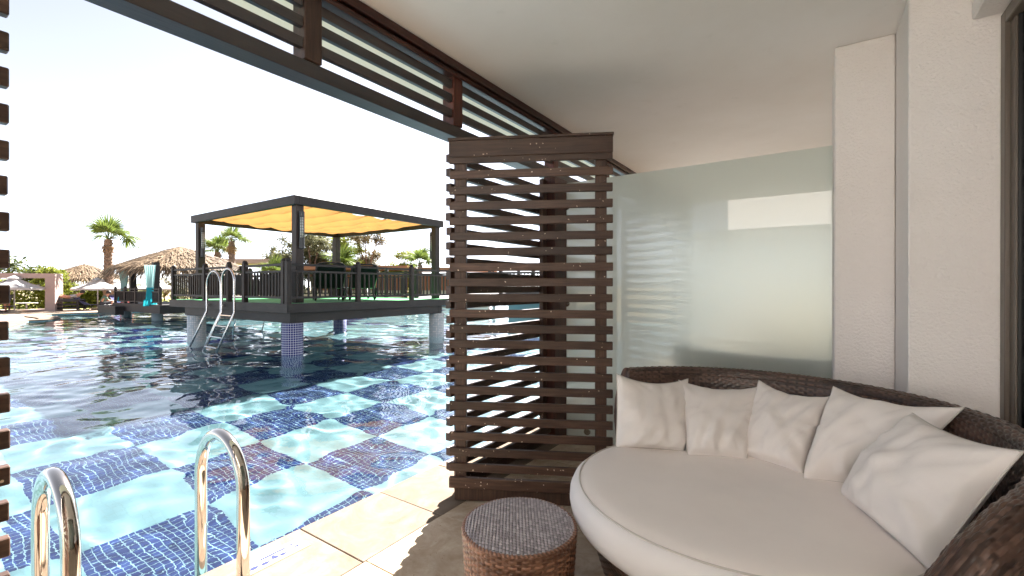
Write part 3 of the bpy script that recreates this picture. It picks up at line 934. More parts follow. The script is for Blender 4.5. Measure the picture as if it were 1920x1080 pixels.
tone = np.where(oval > cross, .35 + .65 * tab[(ci.astype(int) * 17 + cj.astype(int) * 31) % 8192], 0.05)  # sunken cross strands kept near the dark end as painted gap shade
rad = np.hypot(XX, YY)
ZT = 0.374 + h * 0.006 - 0.012 * np.clip((rad - 0.185) / 0.027, 0, 1) ** 2
fastgrid("top", np.stack([SX + XX, SY + YY, ZT], -1), m_wicktop, stl, attr=("strand", tone))
# braided rim
TT, AA = np.meshgrid(np.linspace(0, 2 * np.pi, 900, endpoint=False), np.linspace(0, 2 * np.pi, 14))
tw = 0.0065 + 0.0014 * np.sin(AA * 1 + TT * 85)
fastgrid("rim", np.stack([SX + (0.2105 + tw * np.cos(AA)) * np.cos(TT), SY + (0.2105 + tw * np.cos(AA)) * np.sin(TT), 0.3655 + tw * 0.8 * np.sin(AA)], -1), m_wickside, stl, attr=("strand", 0.4 + 0.3 * np.sin(AA + TT * 85)), closed=True)

# near ladder rails
def hoop_pts(x0, x1, y, ztop, z0, z1, n=26):
    cx = (x0 + x1) / 2; r = (x1 - x0) / 2
    zc = ztop - r * 1.05
    pts = [(x0, y, z0), (x0, y, z0 + (zc - z0) * .5)]
    for k in range(n + 1):
        a = math.pi * (1 - k / n); pts.append((cx + r * math.cos(a), y, zc + r * 1.05 * math.sin(a)))
    pts += [(x1, y, z1 + (zc - z1) * .5), (x1, y, z1)]
    return pts
lad = thing("pool_ladder", "polished steel pool ladder rails rising at the near pool edge", "pool ladder", (-2.14, 0.66, 0))
for y in (0.40, 0.915):
    MB().tube(hoop_pts(-2.335, -1.945, y, 0.632, -0.95, 0.0), 0.0245, 24).build("handrail", m_chrome, lad, smooth=True)
    MB().lathe([(0.050, 0.0), (0.050, 0.006), (0.042, 0.012), (0.026, 0.016)], 24, (-1.945, y, 0.001)).build("flange", m_chrome, lad, smooth=True)
for z in (-0.30, -0.55, -0.80):
    MB().box(-2.38, -2.30, 0.40, 0.915, z, z + .02).build("step", m_steel, lad, bevel=0.003)

# depth marker tile in the coping
q = thing("marker_tile", "white inset tile with faded blue print on the coping stone", "marker tile", (-2.13, 1.15, 0))
M = Mat("faded blue print on white tile"); v = M.map((1, 1, 1))
m_mark = M.set((0.42, 0.42, 0.43), rough=0.6, spec=0.1)
m_markblue = Mat("faded blue glaze").set((0.03, 0.036, 0.10), rough=0.6, spec=0.1)
qa = math.atan2(1.0, 0.0)
MB().box(-2.181, -2.069, 0.994, 1.291, -0.01, 0.0012).build("tile_joint", m_grout, q)
MB().box(-2.175, -2.075, 1.00, 1.285, -0.01, 0.003).build("tile_body", m_mark, q, bevel=0.001)
b = MB()
b.box(-2.150, -2.138, 1.08, 1.20, 0.003, 0.0042); b.box(-2.132, -2.126, 1.09, 1.21, 0.003, 0.0042)
for (cx, cyy, rx, ry) in ((-2.105, 1.035, .012, .020), (-2.100, 1.085, .010, .018), (-2.112, 1.135, .014, .016), (-2.104, 1.17, .010, .016), (-2.148, 1.235, .006, .014), (-2.115, 1.245, .007, .012)):
    b.lathe([(1.0, 0.003), (1.0, 0.0044)], 14, (cx, cyy, 0), rx, ry)
b.build("printed_marks", m_markblue, q)
b = MB()
for (cx, cyy) in ((-2.122, 1.085), (-2.124, 1.16)):
    b.lathe([(1.0, 0.003), (1.0, 0.0047)], 18, (cx, cyy, 0), .012, .021)
b.build("printed_ovals", m_mark, q)

# ------------------------------------------------------------------ platform in the pool
PX0, PY0, PX1, PY1 = -8.565, 4.95, -12.86, 9.0
DZ = 0.948
plat = thing("pool_platform", "raised dark timber sundeck on mosaic pillars in the pool", "platform", (-11, 7, -1.3))
MB().box(-13.75, -8.33, 4.72, 9.42, 0.83, 0.94).build("deck", m_deckwood, plat)
MB().box(-13.70, -8.38, 4.77, 9.37, 0.9405, DZ).build("turf_mat", m_green, plat)
for (x0, x1, y0, y1) in ((-13.8, -8.31, 4.695, 4.718), (-13.8, -8.31, 9.422, 9.445), (-8.328, -8.305, 4.7185, 9.4215), (-13.775, -13.752, 4.7185, 9.4215)):
    MB().box(x0, x1, y0, y1, 0.772, 0.952).build("fascia", m_deckwood, plat, bevel=0.004)
for (x0, x1, y0, y1) in ((-13.2, -8.42, 4.82, 4.95), (-13.2, -8.42, 8.93, 9.06), (-8.555, -8.425, 4.9505, 8.9295), (-12.92, -12.79, 4.9505, 8.9295), (-10.75, -10.62, 4.9505, 8.9295)):
    MB().box(x0, x1, y0, y1, 0.57, 0.829).build("beam", m_deckwood, plat, bevel=0.004)
def pillar(x, y, mat):
    nseg = 32; me = bpy.data.meshes.new("pillar"); vs = []; fs = []; uvs = []
    r = 0.198
    for k in range(nseg):
        a = 2 * math.pi * k / nseg; vs += [(x + r * math.cos(a), y + r * math.sin(a), FLOORZ), (x + r * math.cos(a), y + r * math.sin(a), 0.569)]
    for k in range(nseg):
        k2 = (k + 1) % nseg
        fs.append((2 * k, 2 * k2, 2 * k2 + 1, 2 * k + 1))
    fs.append(tuple(2 * k + 1 for k in range(nseg)))
    base = plat.location
    me.from_pydata([(a - base.x, b_ - base.y, c - base.z) for a, b_, c in vs], [], fs)
    uv = me.uv_layers.new(name="UVMap")
    circ = 0.045 * 28
    for p in me.polygons:
        for li in p.loop_indices:
            vi = me.loops[li].vertex_index; k = vi // 2
            if len(p.vertices) > 4: uv.data[li].uv = (0, 0); continue
            kk = k if not (p.index == nseg - 1 and k == 0) else nseg
            uv.data[li].uv = (kk / nseg * circ, vs[vi][2] + 3)
        if len(p.vertices) == 4: p.use_smooth = True
    me.materials.append(mat)
    o = bpy.data.objects.new("pillar", me); COL.objects.link(o); o.parent = plat
    o['label'] = "navy mosaic clad pillar" if mat == m_mosblue else "white mosaic clad pillar"
for x, y, m in ((PX0, PY0, m_mosblue), (PX1, PY0, m_moswhite), (PX0, PY1, m_moswhite), (PX1 + .05, PY1, m_mosblue)):
    pillar(x, y, m)

# railings
bal_me = boxmesh("baluster", 0.030, 0.030, 0.50, m_deckwoodv, 0.0)
post_me = boxmesh("rail_post", 0.095, 0.095, 0.82, m_deckwoodv, 0.006)
knob = MB().lathe([(0.046, 0), (0.052, 0.02), (0.040, 0.045), (0.02, 0.058)], 12).build("x", m_deckwoodv, smooth=True)
knob_me = knob.data; bpy.data.objects.remove(knob)
def railing(label, p, q, posts, z=DZ, gap=None, panel=None, h=1.0, pside=1):
    p = Vector((p[0], p[1], z)); q = Vector((q[0], q[1], z)); d = (q - p); L = d.length; d.normalize()
    ang = math.atan2(d.y, d.x)
    t = thing("deck_railing", label, "railing", p, "dark timber railings round the pool platform", ang)
    for s in posts:
        inst("rail_post", post_me, t, (s, 0, 0.41 * h), (0, 0, 0), (1, 1, h))
        inst("post_cap", knob_me, t, (s, 0, 0.82 * h))
    for a, c in zip(posts[:-1], posts[1:]):
        if gap and (a + c) / 2 > gap[0] and (a + c) / 2 < gap[1]: continue
        LL = c - a - 0.097; mx = (a + c) / 2
        for zz_, hh_ in ((0.755, 0.045), (0.625, 0.04), (0.115, 0.045)):
            me = boxmesh("rail", LL, 0.05, hh_, m_deckwood, 0.0); inst("rail", me, t, (mx, 0, zz_ * h), (0, 0, 0), (1, 1, 1))
        k = max(2, int(LL / 0.115)); st = LL / k
        for i in range(k - 1):
            inst("baluster", bal_me, t, (a + 0.0485 + st * (i + 1), 0, 0.37 * h), (0, 0, 0), (1, 1, 0.93 * h))
        if panel and any(abs(mx - pm) < 0.6 for pm in panel):
            me = boxmesh("board_panel", LL, 0.012, 0.46, m_deckwood, 0.0); inst("board_panel", me, t, (mx, pside * 0.055, 0.37 * h))
    return t
railing("dark timber railing along the near right side of the platform", (-8.38, 4.76), (-8.38, 9.4), [0.0, 1.58, 3.16, 4.62])
railing("dark timber railing on the platform side with the pool ladder", (-8.45, 4.76), (-13.7, 4.76), [1.55, 1.55 + .0001][0:0] + [0.07, 1.58, 2.28, 3.45, 5.25], gap=(1.6, 2.25), panel=[.8, 2.8, 4.3], pside=-6)
railing("dark timber railing along the far left side of the platform", (-13.7, 4.85), (-13.7, 9.35), [0.6, 1.8, 3.2, 4.5], panel=[1.2])
railing("dark timber railing along the back of the platform", (-13.6, 9.36), (-8.5, 9.36), [0.05, 1.3, 2.6, 3.9], gap=None)

# shade pergola on the platform
pg = thing("shade_pergola", "square dark pergola with amber cloth canopy on the platform", "pergola", (-11.1, 7.2, DZ))
gx0, gx1, gy0, gy1 = -13.33, -8.83, 5.22, 9.24
for x in (gx0, gx1):
    for y in (gy0, gy1):
        MB().box(x - .085, x + .085, y - .085, y + .085, DZ + .002, 2.93).build("post", m_deckwoodv, pg, bevel=0.008)
for (x0, x1, y0, y1) in ((gx0 - .16, gx1 + .16, gy0 - .16, gy0 - .06), (gx0 - .16, gx1 + .16, gy1 + .06, gy1 + .16), (gx0 - .16, gx0 - .06, gy0 - .059, gy1 + .059), (gx1 + .06, gx1 + .16, gy0 - .059, gy1 + .059)):
    MB().box(x0, x1, y0, y1, 2.931, 3.115).build("frame_beam", m_deckwood, pg, bevel=0.006)
nx, ny = 50, 120
gx = np.linspace(gx0 - .055, gx1 + .055, nx); gy = np.linspace(gy0 - .055, gy1 + .055, ny)
CXX, CYY = np.meshgrid(gx, gy)
fy = (CYY - gy0) / (gy1 - gy0); fx = (CXX - gx0) / (gx1 - gx0)
bays = 7
sagb = np.abs(np.sin(np.pi * np.clip(fy, 0, 1) * bays)) ** 0.7
edge_ = np.clip(np.sin(np.pi * np.clip(fx, 0, 1)), 0, 1) ** 0.5
CZ = 3.09 - 0.10 * sagb * (0.35 + .65 * edge_) - 0.13 * np.sin(np.pi * np.clip(fy, 0, 1)) * (0.4 + .6 * edge_) - 0.10 * np.clip(fx, 0, 1) ** 3 * np.sin(np.pi * np.clip(fy, 0, 1))
CZ += 0.012 * np.sin(fx * 19 + fy * 31) + 0.01 * np.sin(fx * 37 - fy * 9)
fastgrid("cloth_canopy", np.stack([CXX, CYY, CZ], -1), m_yellow, pg)
for k in range(1, bays):
    y = gy0 + (gy1 - gy0) * k / bays
    MB().tube([(x, y, 3.097 - 0.13 * math.sin(math.pi * k / bays) * (0.4 + .6 * math.sqrt(max(0, math.sin(math.pi * (x - gx0) / (gx1 - gx0)))))- .10 * ((x - gx0) / (gx1 - gx0)) ** 3 * math.sin(math.pi * k / bays)) for x in np.linspace(gx0, gx1, 15)], 0.010, 6).build("batten", m_deckwood, pg)
# lanterns
def lantern(label, x, y, sx):
    t = thing("wall_lantern", label, "lantern", (x, y, 2.1), "grey cylinder lanterns on the pergola posts")
    lx = x + sx * 0.15
    MB().lathe([(0.052, 0.63), (0.052, 0.75)], 16, (lx, y, 2.05)).build("lamp_cap", m_darkmetal, t, smooth=False)
    MB().lathe([(0.040, 0.22), (0.040, 0.63)], 16, (lx, y, 2.05)).build("lamp_glass", m_lampglass, t, smooth=True)
    MB().lathe([(0.052, 0.0), (0.052, 0.22)], 16, (lx, y, 2.05)).build("lamp_base", m_darkmetal, t)
    b = MB()
    for k in range(7): b.lathe([(0.049, 0), (0.049, 0.008)], 16, (lx, y, 2.05 + 0.25 + 0.056 * k))
    for k in range(8):
        a = math.pi * k / 4; b.box(lx + .046 * math.cos(a) - .004, lx + .046 * math.cos(a) + .004, y + .046 * math.sin(a) - .004, y + .046 * math.sin(a) + .004, 2.27, 2.68)
    b.build("lamp_grille", m_darkmetal, t)
    MB().box(min(x + sx * .085, lx), max(x + sx * .085, lx), y - .02, y + .02, 2.12, 2.16).build("bracket", m_darkmetal, t)
lantern("grey cylinder lantern on the nearest pergola post", gx1, gy0, 1)
lantern("grey cylinder lantern on the left pergola post", gx0, gy0, 1)
lantern("grey cylinder lantern on the far pergola post", gx0, gy1, -1)
lantern("grey cylinder lantern on the right pergola post", gx1, gy1, -1)

# loungers on the platform, seen from behind
def lounger(label, x, y, rz, dark=True, z=DZ, group="sun loungers", mats=None):
    t = thing("sun_lounger", label, "sun lounger", (x, y, z), group, rz)
    fm, cm = mats or (m_black, m_black)
    b = MB()
    for s in (-.29, .29):
        b.tube([(s, -0.95, .30), (s, 0.25, .30), (s, .62, .56), (s, .80, .78)], .022, 8)
    b.tube([(-.29, .80, .78), (-.24, .83, .83), (-.15, .84, .85), (.15, .84, .85), (.24, .83, .83), (.29, .80, .78)], .022, 8)
    b.tube([(-.29, -.95, .30), (.29, -.95, .30)], .022, 8)
    t0 = t.location.copy(); t.location = (0, 0, 0)
    b.build("frame", fm, t, smooth=True)
    for s in (-.29, .29):
        for yy in (-.7, .35):
            pts = [(s, yy - .22, .29), (s, yy - .16, .12), (s, yy - .02, .025), (s, yy + .12, .06), (s, yy + .20, .20), (s, yy + .24, .30)]
            MB().tube(pts, .024, 8).build("leg", fm, t, smooth=True)
    b = MB()
    prof = [(-.93, .32), (0.24, .32), (.60, .57), (.81, .82)]
    rows = []
    for (yy, zz_) in prof: rows.append([(-.27, yy, zz_), (.27, yy, zz_)])
    for (yy, zz_) in reversed(prof): rows.append([(-.27, yy + (.012 if zz_ > .33 else 0), zz_ - .022), (.27, yy + (.012 if zz_ > .33 else 0), zz_ - .022)])
    rows.append(rows[0]); b.grid(np.array(rows)); b.build("seat_sling", cm, t)
    b = MB()
    t.location = t0
    return t
lounger("black sun lounger on the platform, nearest the front rail post", -9.55, 6.4, R(240))
lounger("black sun lounger on the platform beyond the first one", -9.55, 7.3, R(240))

# platform ladders
def stepladder(name, label, xs4, y, dy, zb=0.73, zt=1.62, steps=True, sign=-1):
    t = thing(name, label, "pool ladder", ((xs4[0] + xs4[1]) / 2, y, 0), "steel ladders into the pool")
    x0, x1 = xs4; r = (x1 - x0) / 2; cx = (x0 + x1) / 2
    pts = [(x0, y + sign * dy * 1.5, -0.45), (x0, y, zb), (x0, y, zt - r)]
    for k in range(1, 12):
        a = math.pi * (1 - k / 12); pts.append((cx + r * math.cos(a), y, zt - r + r * math.sin(a)))
    pts += [(x1, y, zt - r), (x1, y, zb), (x1, y + sign * dy * 1.5, -0.45)]
    MB().tube(pts, 0.022, 10).build("handrail", m_steel, t, smooth=True)
    if steps:
        for f in (0.08, .36, .64, .90, 1.2):
            z = zb - (zb - WZ) * f; yy = y + sign * dy * f
            MB().box(x0 + .02, x1 - .02, yy - .04, yy + .04, z - .012, z + .012).build("step", m_steel, t, bevel=.003)
    MB().box(x0 - .03, x0 + .03, y + .022, y + .06, zb + .1, zb + .16).build("bracket", m_steel, t)
    return t
stepladder("deck_ladder", "steel hoop handrail to the left of the stepped ladder", (-11.50, -10.82), 4.63, 0.34, steps=False)
stepladder("deck_ladder", "steel hoop ladder with steps from platform into the water", (-10.73, -10.17), 4.61, 0.34, zt=1.66)
t = thing("deck_ladder", "low steel ladder behind the platform, seen under its beams", "pool ladder", (-14.0, 6.8, 0), "steel ladders into the pool")
for yy in (6.35, 7.2):
    MB().tube([(-13.85, yy, .90), (-13.87, yy, .5), (-14.3, yy, -.5)], .022, 8).build("handrail", m_steel, t, smooth=True)
for z, x in ((.42, -13.90), (.12, -14.03)):
    MB().box(x - .03, x + .03, 6.37, 7.18, z - .012, z + .012).build("step", m_steel, t)

# footbridge running on from the platform
br = thing("footbridge", "grey timber footbridge with railings seen through the slatted screen", "footbridge", (-9, 16, 0))
ny = 40
yy = np.linspace(9.45, 33, ny)
arch = 0.0 + 0.28 * np.sin(np.pi * (yy - 9.45) / 23.5)
def strip(x0, x1, za, zb_, name, mat):
    rows = []
    for (x, z) in ((x0, za), (x1, za), (x1, zb_), (x0, zb_), (x0, za)):
        rows.append(np.stack([np.full(ny, x), yy, DZ + arch + z], -1))
    b = MB(); b.grid(np.array(rows)); return b.build(name, mat, br)
strip(-10.4, -8.45, -.10, -.01, "walkway", m_deckwood)
strip(-8.449, -8.40, -.32, .03, "fascia", m_deckwood)
strip(-8.46, -8.40, .66, .72, "handrail", m_deckwood)
strip(-10.4, -10.34, .66, .72, "handrail", m_deckwood)
strip(-8.45, -8.41, .10, .14, "bottom_rail", m_deckwood)
for k in range(12):
    y = 9.8 + 2 * k; a = 0.28 * math.sin(math.pi * (y - 9.45) / 23.5)
    for x in (-8.43, -10.37):
        MB().box(x - .05, x + .05, y - .05, y + .05, DZ + a, DZ + a + .8).build("rail_post", m_deckwoodv, br)
for k in range(100):
    y = 9.7 + .22 * k; a = 0.28 * math.sin(math.pi * (y - 9.45) / 23.5)
    inst("baluster", bal_me, br, (-8.43 + 9, y - 16, DZ + a + .39), (0, 0, 0), (1, 1, 1.05))
for y in (15, 21, 27):
    MB().box(-10.2, -8.6, y - .2, y + .2, FLOORZ, DZ - .1).build("pier", m_poolwall, br)

# ------------------------------------------------------------------ thatched shelters
def thatch(mb_tone, mb, cx, cy_, z0, z1, rad, N, squash=1.0, seed=1, ridge=0.0):
    rr_ = random.Random(seed)
    for k in range(N):
        f = (rr_.random()) ** 0.62
        a = rr_.uniform(0, 2 * math.pi)
        # squarish plan with rounded corners
        sq = 1.0 / max(abs(math.cos(a)), abs(math.sin(a))) ** 0.55
        r = rad * f * sq; curve = f ** 1.12
        z = z1 - (z1 - z0) * curve + rr_.uniform(-.03, .05)
        ln = rr_.uniform(.28, .55) * rad / 2.6; w = rr_.uniform(.012, .035) * rad / 2.6
        aa = a + rr_.gauss(0, .22)
        dx, dy = math.cos(aa), math.sin(aa)
        sl = -(z1 - z0) / rad * (0.75 + rr_.uniform(-.12, .65)); 
        if f > .93: sl -= rr_.uniform(.2, 1.0)
        px_, py_ = cx + r * math.cos(a) + ridge * (math.cos(a)), cy_ + r * math.sin(a) * squash
        p = Vector((px_, py_, z)); e = p + Vector((dx * ln, dy * ln, sl * ln)) + Vector((0, 0, rr_.uniform(-.02, .05)))
        s_ = Vector((-dy, dx, 0)) * w
        mb.add([p - s_, p + s_, e + s_ * .3, e - s_ * .3], [(0, 1, 2, 3)])
        tn = min(1, max(0, rr_.gauss(.5, .27))); mb_tone += [tn] * 4
def thatch_roof(parent, cx, cy_, z0, z1, rad, N, squash=1.0, seed=1):
    base = MB(); rings = []
    for i in range(9):
        f = i / 8 * .985 + .01
        row = []
        for k in range(40):
            a = 2 * math.pi * k / 40; sq = 1.0 / max(abs(math.cos(a)), abs(math.sin(a))) ** 0.55
            row.append((cx + rad * f * sq * math.cos(a), cy_ + rad * f * sq * math.sin(a) * squash, z1 - (z1 - z0) * f ** 1.12 - .03))
        rings.append(row)
    base.grid(np.array(rings), closed_u=True)
    base.build("roof_core", m_straw, parent, smooth=True, attr=("tone", [.3] * len(base.v)))
    mb = MB(); tn = []
    thatch(tn, mb, cx, cy_, z0, z1, rad, N, squash, seed)
    kind(mb.build("thatch", m_straw, parent, attr=("tone", tn)), 'stuff')

gz = thing("thatched_gazebo", "thatched poolside gazebo with teal curtains on a dark deck", "gazebo", (-25.6, 9.1, 0))
GC = (-25.75, 9.25)
thatch_roof(gz, GC[0], GC[1], 2.13, 3.22, 2.55, 9000, 1.0, 3)
for (x, y) in ((-26.2, 7.5), (-23.0, 7.35), (-23.4, 11.0), (-27.4, 11.2)):
    MB().box(x - .11, x + .11, y - .11, y + .11, 0.561, 2.3).build("post", m_deckwoodv, gz)
MB().box(-26.7, -21.2, 6.9, 11.6, 0.22, 0.56).build("deck", m_deckwood, gz)
MB().box(-27.6, -25.2, 6.6, 6.899, 0.05, 0.42).build("deck_step", m_deckwood, gz)
for (x, y) in ((-27.0, 7.5), (-23.0, 7.4)):
    MB().lathe([(.2, FLOORZ), (.2, .219)], 16, (x, y, 0)).build("pillar", m_moswhite, gz, smooth=True)
def curtain(label, x, y, w, ztop, zbot, split):
    t = thing("gazebo_curtain", label, "curtain", (x, y, zbot), "teal curtains tied to the gazebo posts")
    for (za, zb_, m, nme) in ((ztop, split, m_tealwhite, "upper_cloth"), (split, zbot, m_teal, "lower_cloth")):
        nzz = 14; uu = np.linspace(-1, 1, 26); zz_ = np.linspace(za, zb_, nzz)
        P = np.zeros((nzz, 26, 3))
        for i, z in enumerate(zz_):
            f = (z - zbot) / (ztop - zbot)
            ww = w * (0.40 + 0.6 * abs(f - .42) ** 1.0 * 1.3 + (0.35 if f < .15 else 0))
            P[i, :, 0] = x + uu * ww * .56 * 1.2; P[i, :, 1] = y - .18 + uu * ww * .83 + .05 * np.sin(uu * 16); P[i, :, 2] = z
        fastgrid(nme, P, m, t)
curtain("pale teal curtain on the left gazebo post", -26.0, 7.3, .19, 2.15, .60, .95)
curtain("teal curtain gathered on the right gazebo post", -22.25, 7.1, .19, 2.15, .50, 1.25)
t = railing("low dark railing of the thatched gazebo", (-26.6, 6.98), (-21.3, 6.98), [0.0, 1.3, 2.6, 3.9, 5.2], z=0.56, panel=[.7, 2.0], h=.82)
t['group'] = "gazebo railing"
# walkway link between gazebo deck and platform
o = MB().box(-21.19, -13.82, 8.0, 9.3, 0.60, 0.90).build("link_walkway", m_deckwood)
tag(o, "dark timber walkway joining the gazebo deck to the platform", "walkway")
railing("dark timber railing of the walkway left of the platform", (-13.9, 8.05), (-19.5, 8.05), [0.2, 1.6, 3.0, 4.3, 5.4], z=.90, panel=[.8, 2.2, 3.6, 4.8], pside=-4)

ht = thing("thatched_hut", "smaller thatched shelter roof behind the left parasols", "hut", (-41.5, 9.6, 0))
thatch_roof(ht, -42.0, 9.4, 1.72, 2.85, 2.35, 4500, 1.0, 5)
for (x, y) in ((-43.5, 8.2), (-40.6, 8.2), (-40.6, 10.8), (-43.5, 10.8)):
    MB().box(x - .09, x + .09, y - .09, y + .09, -0.1, 1.9).build("post", m_deckwoodv, ht)

# concrete portal
pt = thing("concrete_portal", "pinkish concrete portal frame beside the far pool terrace", "portal", (-35, 4, 0))
pA = Vector((-34.3, 6.45, 0)); pB = Vector((-36.6, 2.3, 0)); dd = (pB - pA).normalized(); nd = Vector((-dd.y, dd.x, 0))
def wallseg(a, c, z0, z1, wth, name):
    b = MB(); p = [a, c, c + nd * wth, a + nd * wth]
    b.add([(q.x, q.y, z0) for q in p] + [(q.x, q.y, z1) for q in p], [(3, 2, 1, 0), (4, 5, 6, 7), (0, 1, 5, 4), (1, 2, 6, 5), (2, 3, 7, 6), (3, 0, 4, 7)])
    b.build(name, m_portal, pt)
sgnn = -1 if nd.x > 0 else 1
nd = nd * sgnn * 1.0
wallseg(pA, pA + dd * .40, -0.1, 1.75, 1.0, "pillar"); wallseg(pB, pB - dd * .40, -0.1, 1.75, 1.0, "pillar"); wallseg(pA, pB, 1.752, 2.0, 1.0, "lintel")
wallseg(pA + nd * .0 + dd * .41, pB - dd * .41, -0.02, 0.06, 1.0, "plinth")

# ------------------------------------------------------------------ parasols
def parasol(label, x, y, rad, zb, zt, tilt=0.0):
    t = thing("parasol", label, "parasol", (x, y, 0), "white parasols on the far terrace")
    n8 = 8; b = MB()
    rings = [(0.10, zt - .10), (rad * .5, zb + (zt - zb) * .46), (rad, zb + .10), (rad * 1.005, zb)]
    for i, (r, z) in enumerate(rings):
        for k in range(n8 * 2):
            a = math.pi * k / n8; rr_ = r * (1.0 if k % 2 == 0 else .945); zz_ = z - (0 if k % 2 == 0 else .03 * (i > 0))
            b.v.append((x + rr_ * math.cos(a), y + rr_ * math.sin(a), zz_))
    m_ = n8 * 2
    for i in range(3):
        for k in range(m_): b.f.append((i * m_ + k, i * m_ + (k + 1) % m_, (i + 1) * m_ + (k + 1) % m_, (i + 1) * m_ + k))
    b.build("canopy", m_white, t)
    b = MB().lathe([(.02, zt + .03), (.12, zt - .02), (.30, zt - .13), (.31, zt - .16)], 16, (x, y, 0), cap=False); b.build("vent", m_white, t)
    MB().tube([(x, y, 0.02), (x, y, zt)], .028, 8).build("pole", m_white, t)
    MB().box(x - .25, x + .25, y - .25, y + .25, -.04, .05).build("base", m_trav, t)
    for k in range(8):
        a = math.pi * k / 4
        MB().bar((x, y, zt - .14), (x + rad * .97 * math.cos(a), y + rad * .97 * math.sin(a), zb + .085), .015, .015).build("rib", m_white, t)
parasol("white parasol before the concrete portal at far left", -35.0, 5.05, 1.20, 1.13, 1.86)
parasol("large white parasol between the thatched roofs", -34.9, 8.35, 1.18, 1.10, 1.80)
parasol("white parasol half hidden behind its larger neighbour", -38.6, 10.1, 1.2, 1.16, 1.72)
parasol("white parasol showing through the gazebo", -36.2, 11.6, 1.25, 1.08, 1.76)

# ------------------------------------------------------------------ plants
def leaf_cloud(blobs, N, size, seed, elong=1.6):
    rr_ = random.Random(seed); b = MB(); tn = []
    wts = [r ** 2 for *_, r in blobs]
    for k in range(N):
        x, y, z, r = rr_.choices(blobs, wts)[0]
        d = Vector((rr_.gauss(0, 1), rr_.gauss(0, 1), rr_.gauss(0, 1))).normalized() * r * 1.5 * (rr_.random() ** .75)
        p = Vector((x, y, z)) + Vector((d.x, d.y, d.z * .85))
        a = Vector((rr_.gauss(0, 1), rr_.gauss(0, 1), rr_.gauss(0, .8))).normalized(); c = a.cross(Vector((rr_.gauss(0, 1), rr_.gauss(0, 1), rr_.gauss(0, 1)))).normalized()
        s_ = size * rr_.uniform(.6, 1.4)
        b.add([p - a * s_ * elong, p + c * s_ * .5, p + a * s_ * elong, p - c * s_ * .5], [(0, 1, 2, 3)])
        t_ = min(1, max(0, rr_.gauss(.45, .25))); tn += [t_] * 4
    return b, tn
def tree(label, x, y, h, w, mat, seed, N=2600, size=.09, trunk_h=.45, sparse=1.0, name="garden_tree", group="trees behind the pool"):
    t = thing(name, label, "tree", (x, y, 0), group)
    rr_ = random.Random(seed)
    th = h * trunk_h
    b = MB(); blobs = []
    b.tube([(x, y, -.05), (x + rr_.uniform(-.1, .1), y, th * .5), (x + rr_.uniform(-.2, .2), y + rr_.uniform(-.2, .2), th)], [h * .03, h * .024, h * .018], 8)
    for k in range(15):
        a = rr_.uniform(0, 2 * math.pi); f = rr_.uniform(.3, 1.0)
        e = Vector((x + math.cos(a) * w * .42 * f, y + math.sin(a) * w * .42 * f, th + (h - th) * rr_.uniform(.15, .92)))
        m_ = Vector((x, y, th * rr_.uniform(.6, 1))); mid = (m_ + e) / 2 + Vector((0, 0, .1 * h))
        b.tube([m_, mid, e], [h * .012, h * .008, h * .004], 5)
        for q_ in range(3):
            o_ = Vector((rr_.gauss(0, w * .09), rr_.gauss(0, w * .09), rr_.gauss(0, h * .05)))
            blobs.append((*(e + o_), w * rr_.uniform(.07, .15) * sparse))
    b.build("trunk", m_bark, t)
    c, tn = leaf_cloud(blobs, N, size, seed + 50); c.build("crown", mat, t, attr=("tone", tn))
    return t
def hedge(label, p, q, h, d, mat, seed, N=4000, size=.08):
    t = thing("hedge", label, "hedge", (p[0], p[1], 0), "hedges behind the terrace"); rr_ = random.Random(seed)
    blobs = []; P_, Q_ = Vector((*p, 0)), Vector((*q, 0)); L = (Q_ - P_).length
    k = int(L / .28)
    for i in range(k):
        f = i / k; c = P_.lerp(Q_, f); hh_ = h * (0.86 + .24 * noise.noise(Vector((f * L * .8, seed, 0))))
        for z in np.arange(.2, hh_, .3): blobs.append((c.x + rr_.uniform(-d, d) * .4, c.y + rr_.uniform(-d, d) * .4, z, rr_.uniform(.2, .34)))
    c, tn = leaf_cloud(blobs, N, size, seed); c.build("leaves", mat, t, attr=("tone", tn))
    b = MB()
    for i in range(int(L / 1.2)):
        c = P_.lerp(Q_, (i + .5) / max(1, int(L / 1.2))); b.tube([(c.x, c.y, -.05), (c.x, c.y, h * .7)], .04, 6)
    b.build("stems", m_bark, t)
hedge("green and ochre hedge behind the concrete portal", (-39.5, -1), (-38.3, 7.2), 1.75, .6, m_leafy, 11, 7000)
hedge("bright yellow green hedge between portal and parasols", (-38.8, 7.6), (-41.0, 13.5), 1.35, .5, m_leafy, 12, 4200)
hedge("dark green hedge behind the resting bather", (-39.9, 8.0), (-38.8, 12.5), 1.2, .5, m_leaf, 13, 3500)
hedge("low hedge seen beyond the thatched gazebo", (-40, 14), (-37, 19), 1.2, .5, m_olive, 14, 3000)
hedge("distant hedge line behind the platform", (-37.5, 20), (-25, 33), 1.5, .7, m_leaf, 15, 6000, .1)
tree("leafy green tree rising left behind the portal", -42.5, 4.2, 3.3, 4.6, m_leaf, 21, 5200, .10, .3)
tree("small leafy tree between portal and thatched hut", -41.6, 7.3, 2.5, 2.1, m_leaf, 22, 2200, .09, .3)
tree("bushy green tree beside the portal pillar", -38.3, 7.3, 2.35, 2.0, m_leafy, 23, 2600, .08, .2)
tree("bare brownish tree behind the gazebo", -41.5, 13.8, 2.3, 3.6, m_brownleaf, 24, 1300, .07, .3)
tree("tall feathery olive tree left of the near pergola post", -36.5, 20.3, 5.3, 3.4, m_olive, 25, 8500, .072, .3, 1.0)
tree("thin brown tamarisk framed by the pergola", -35.0, 22.4, 5.6, 3.3, m_olive, 26, 8500, .072, .25)
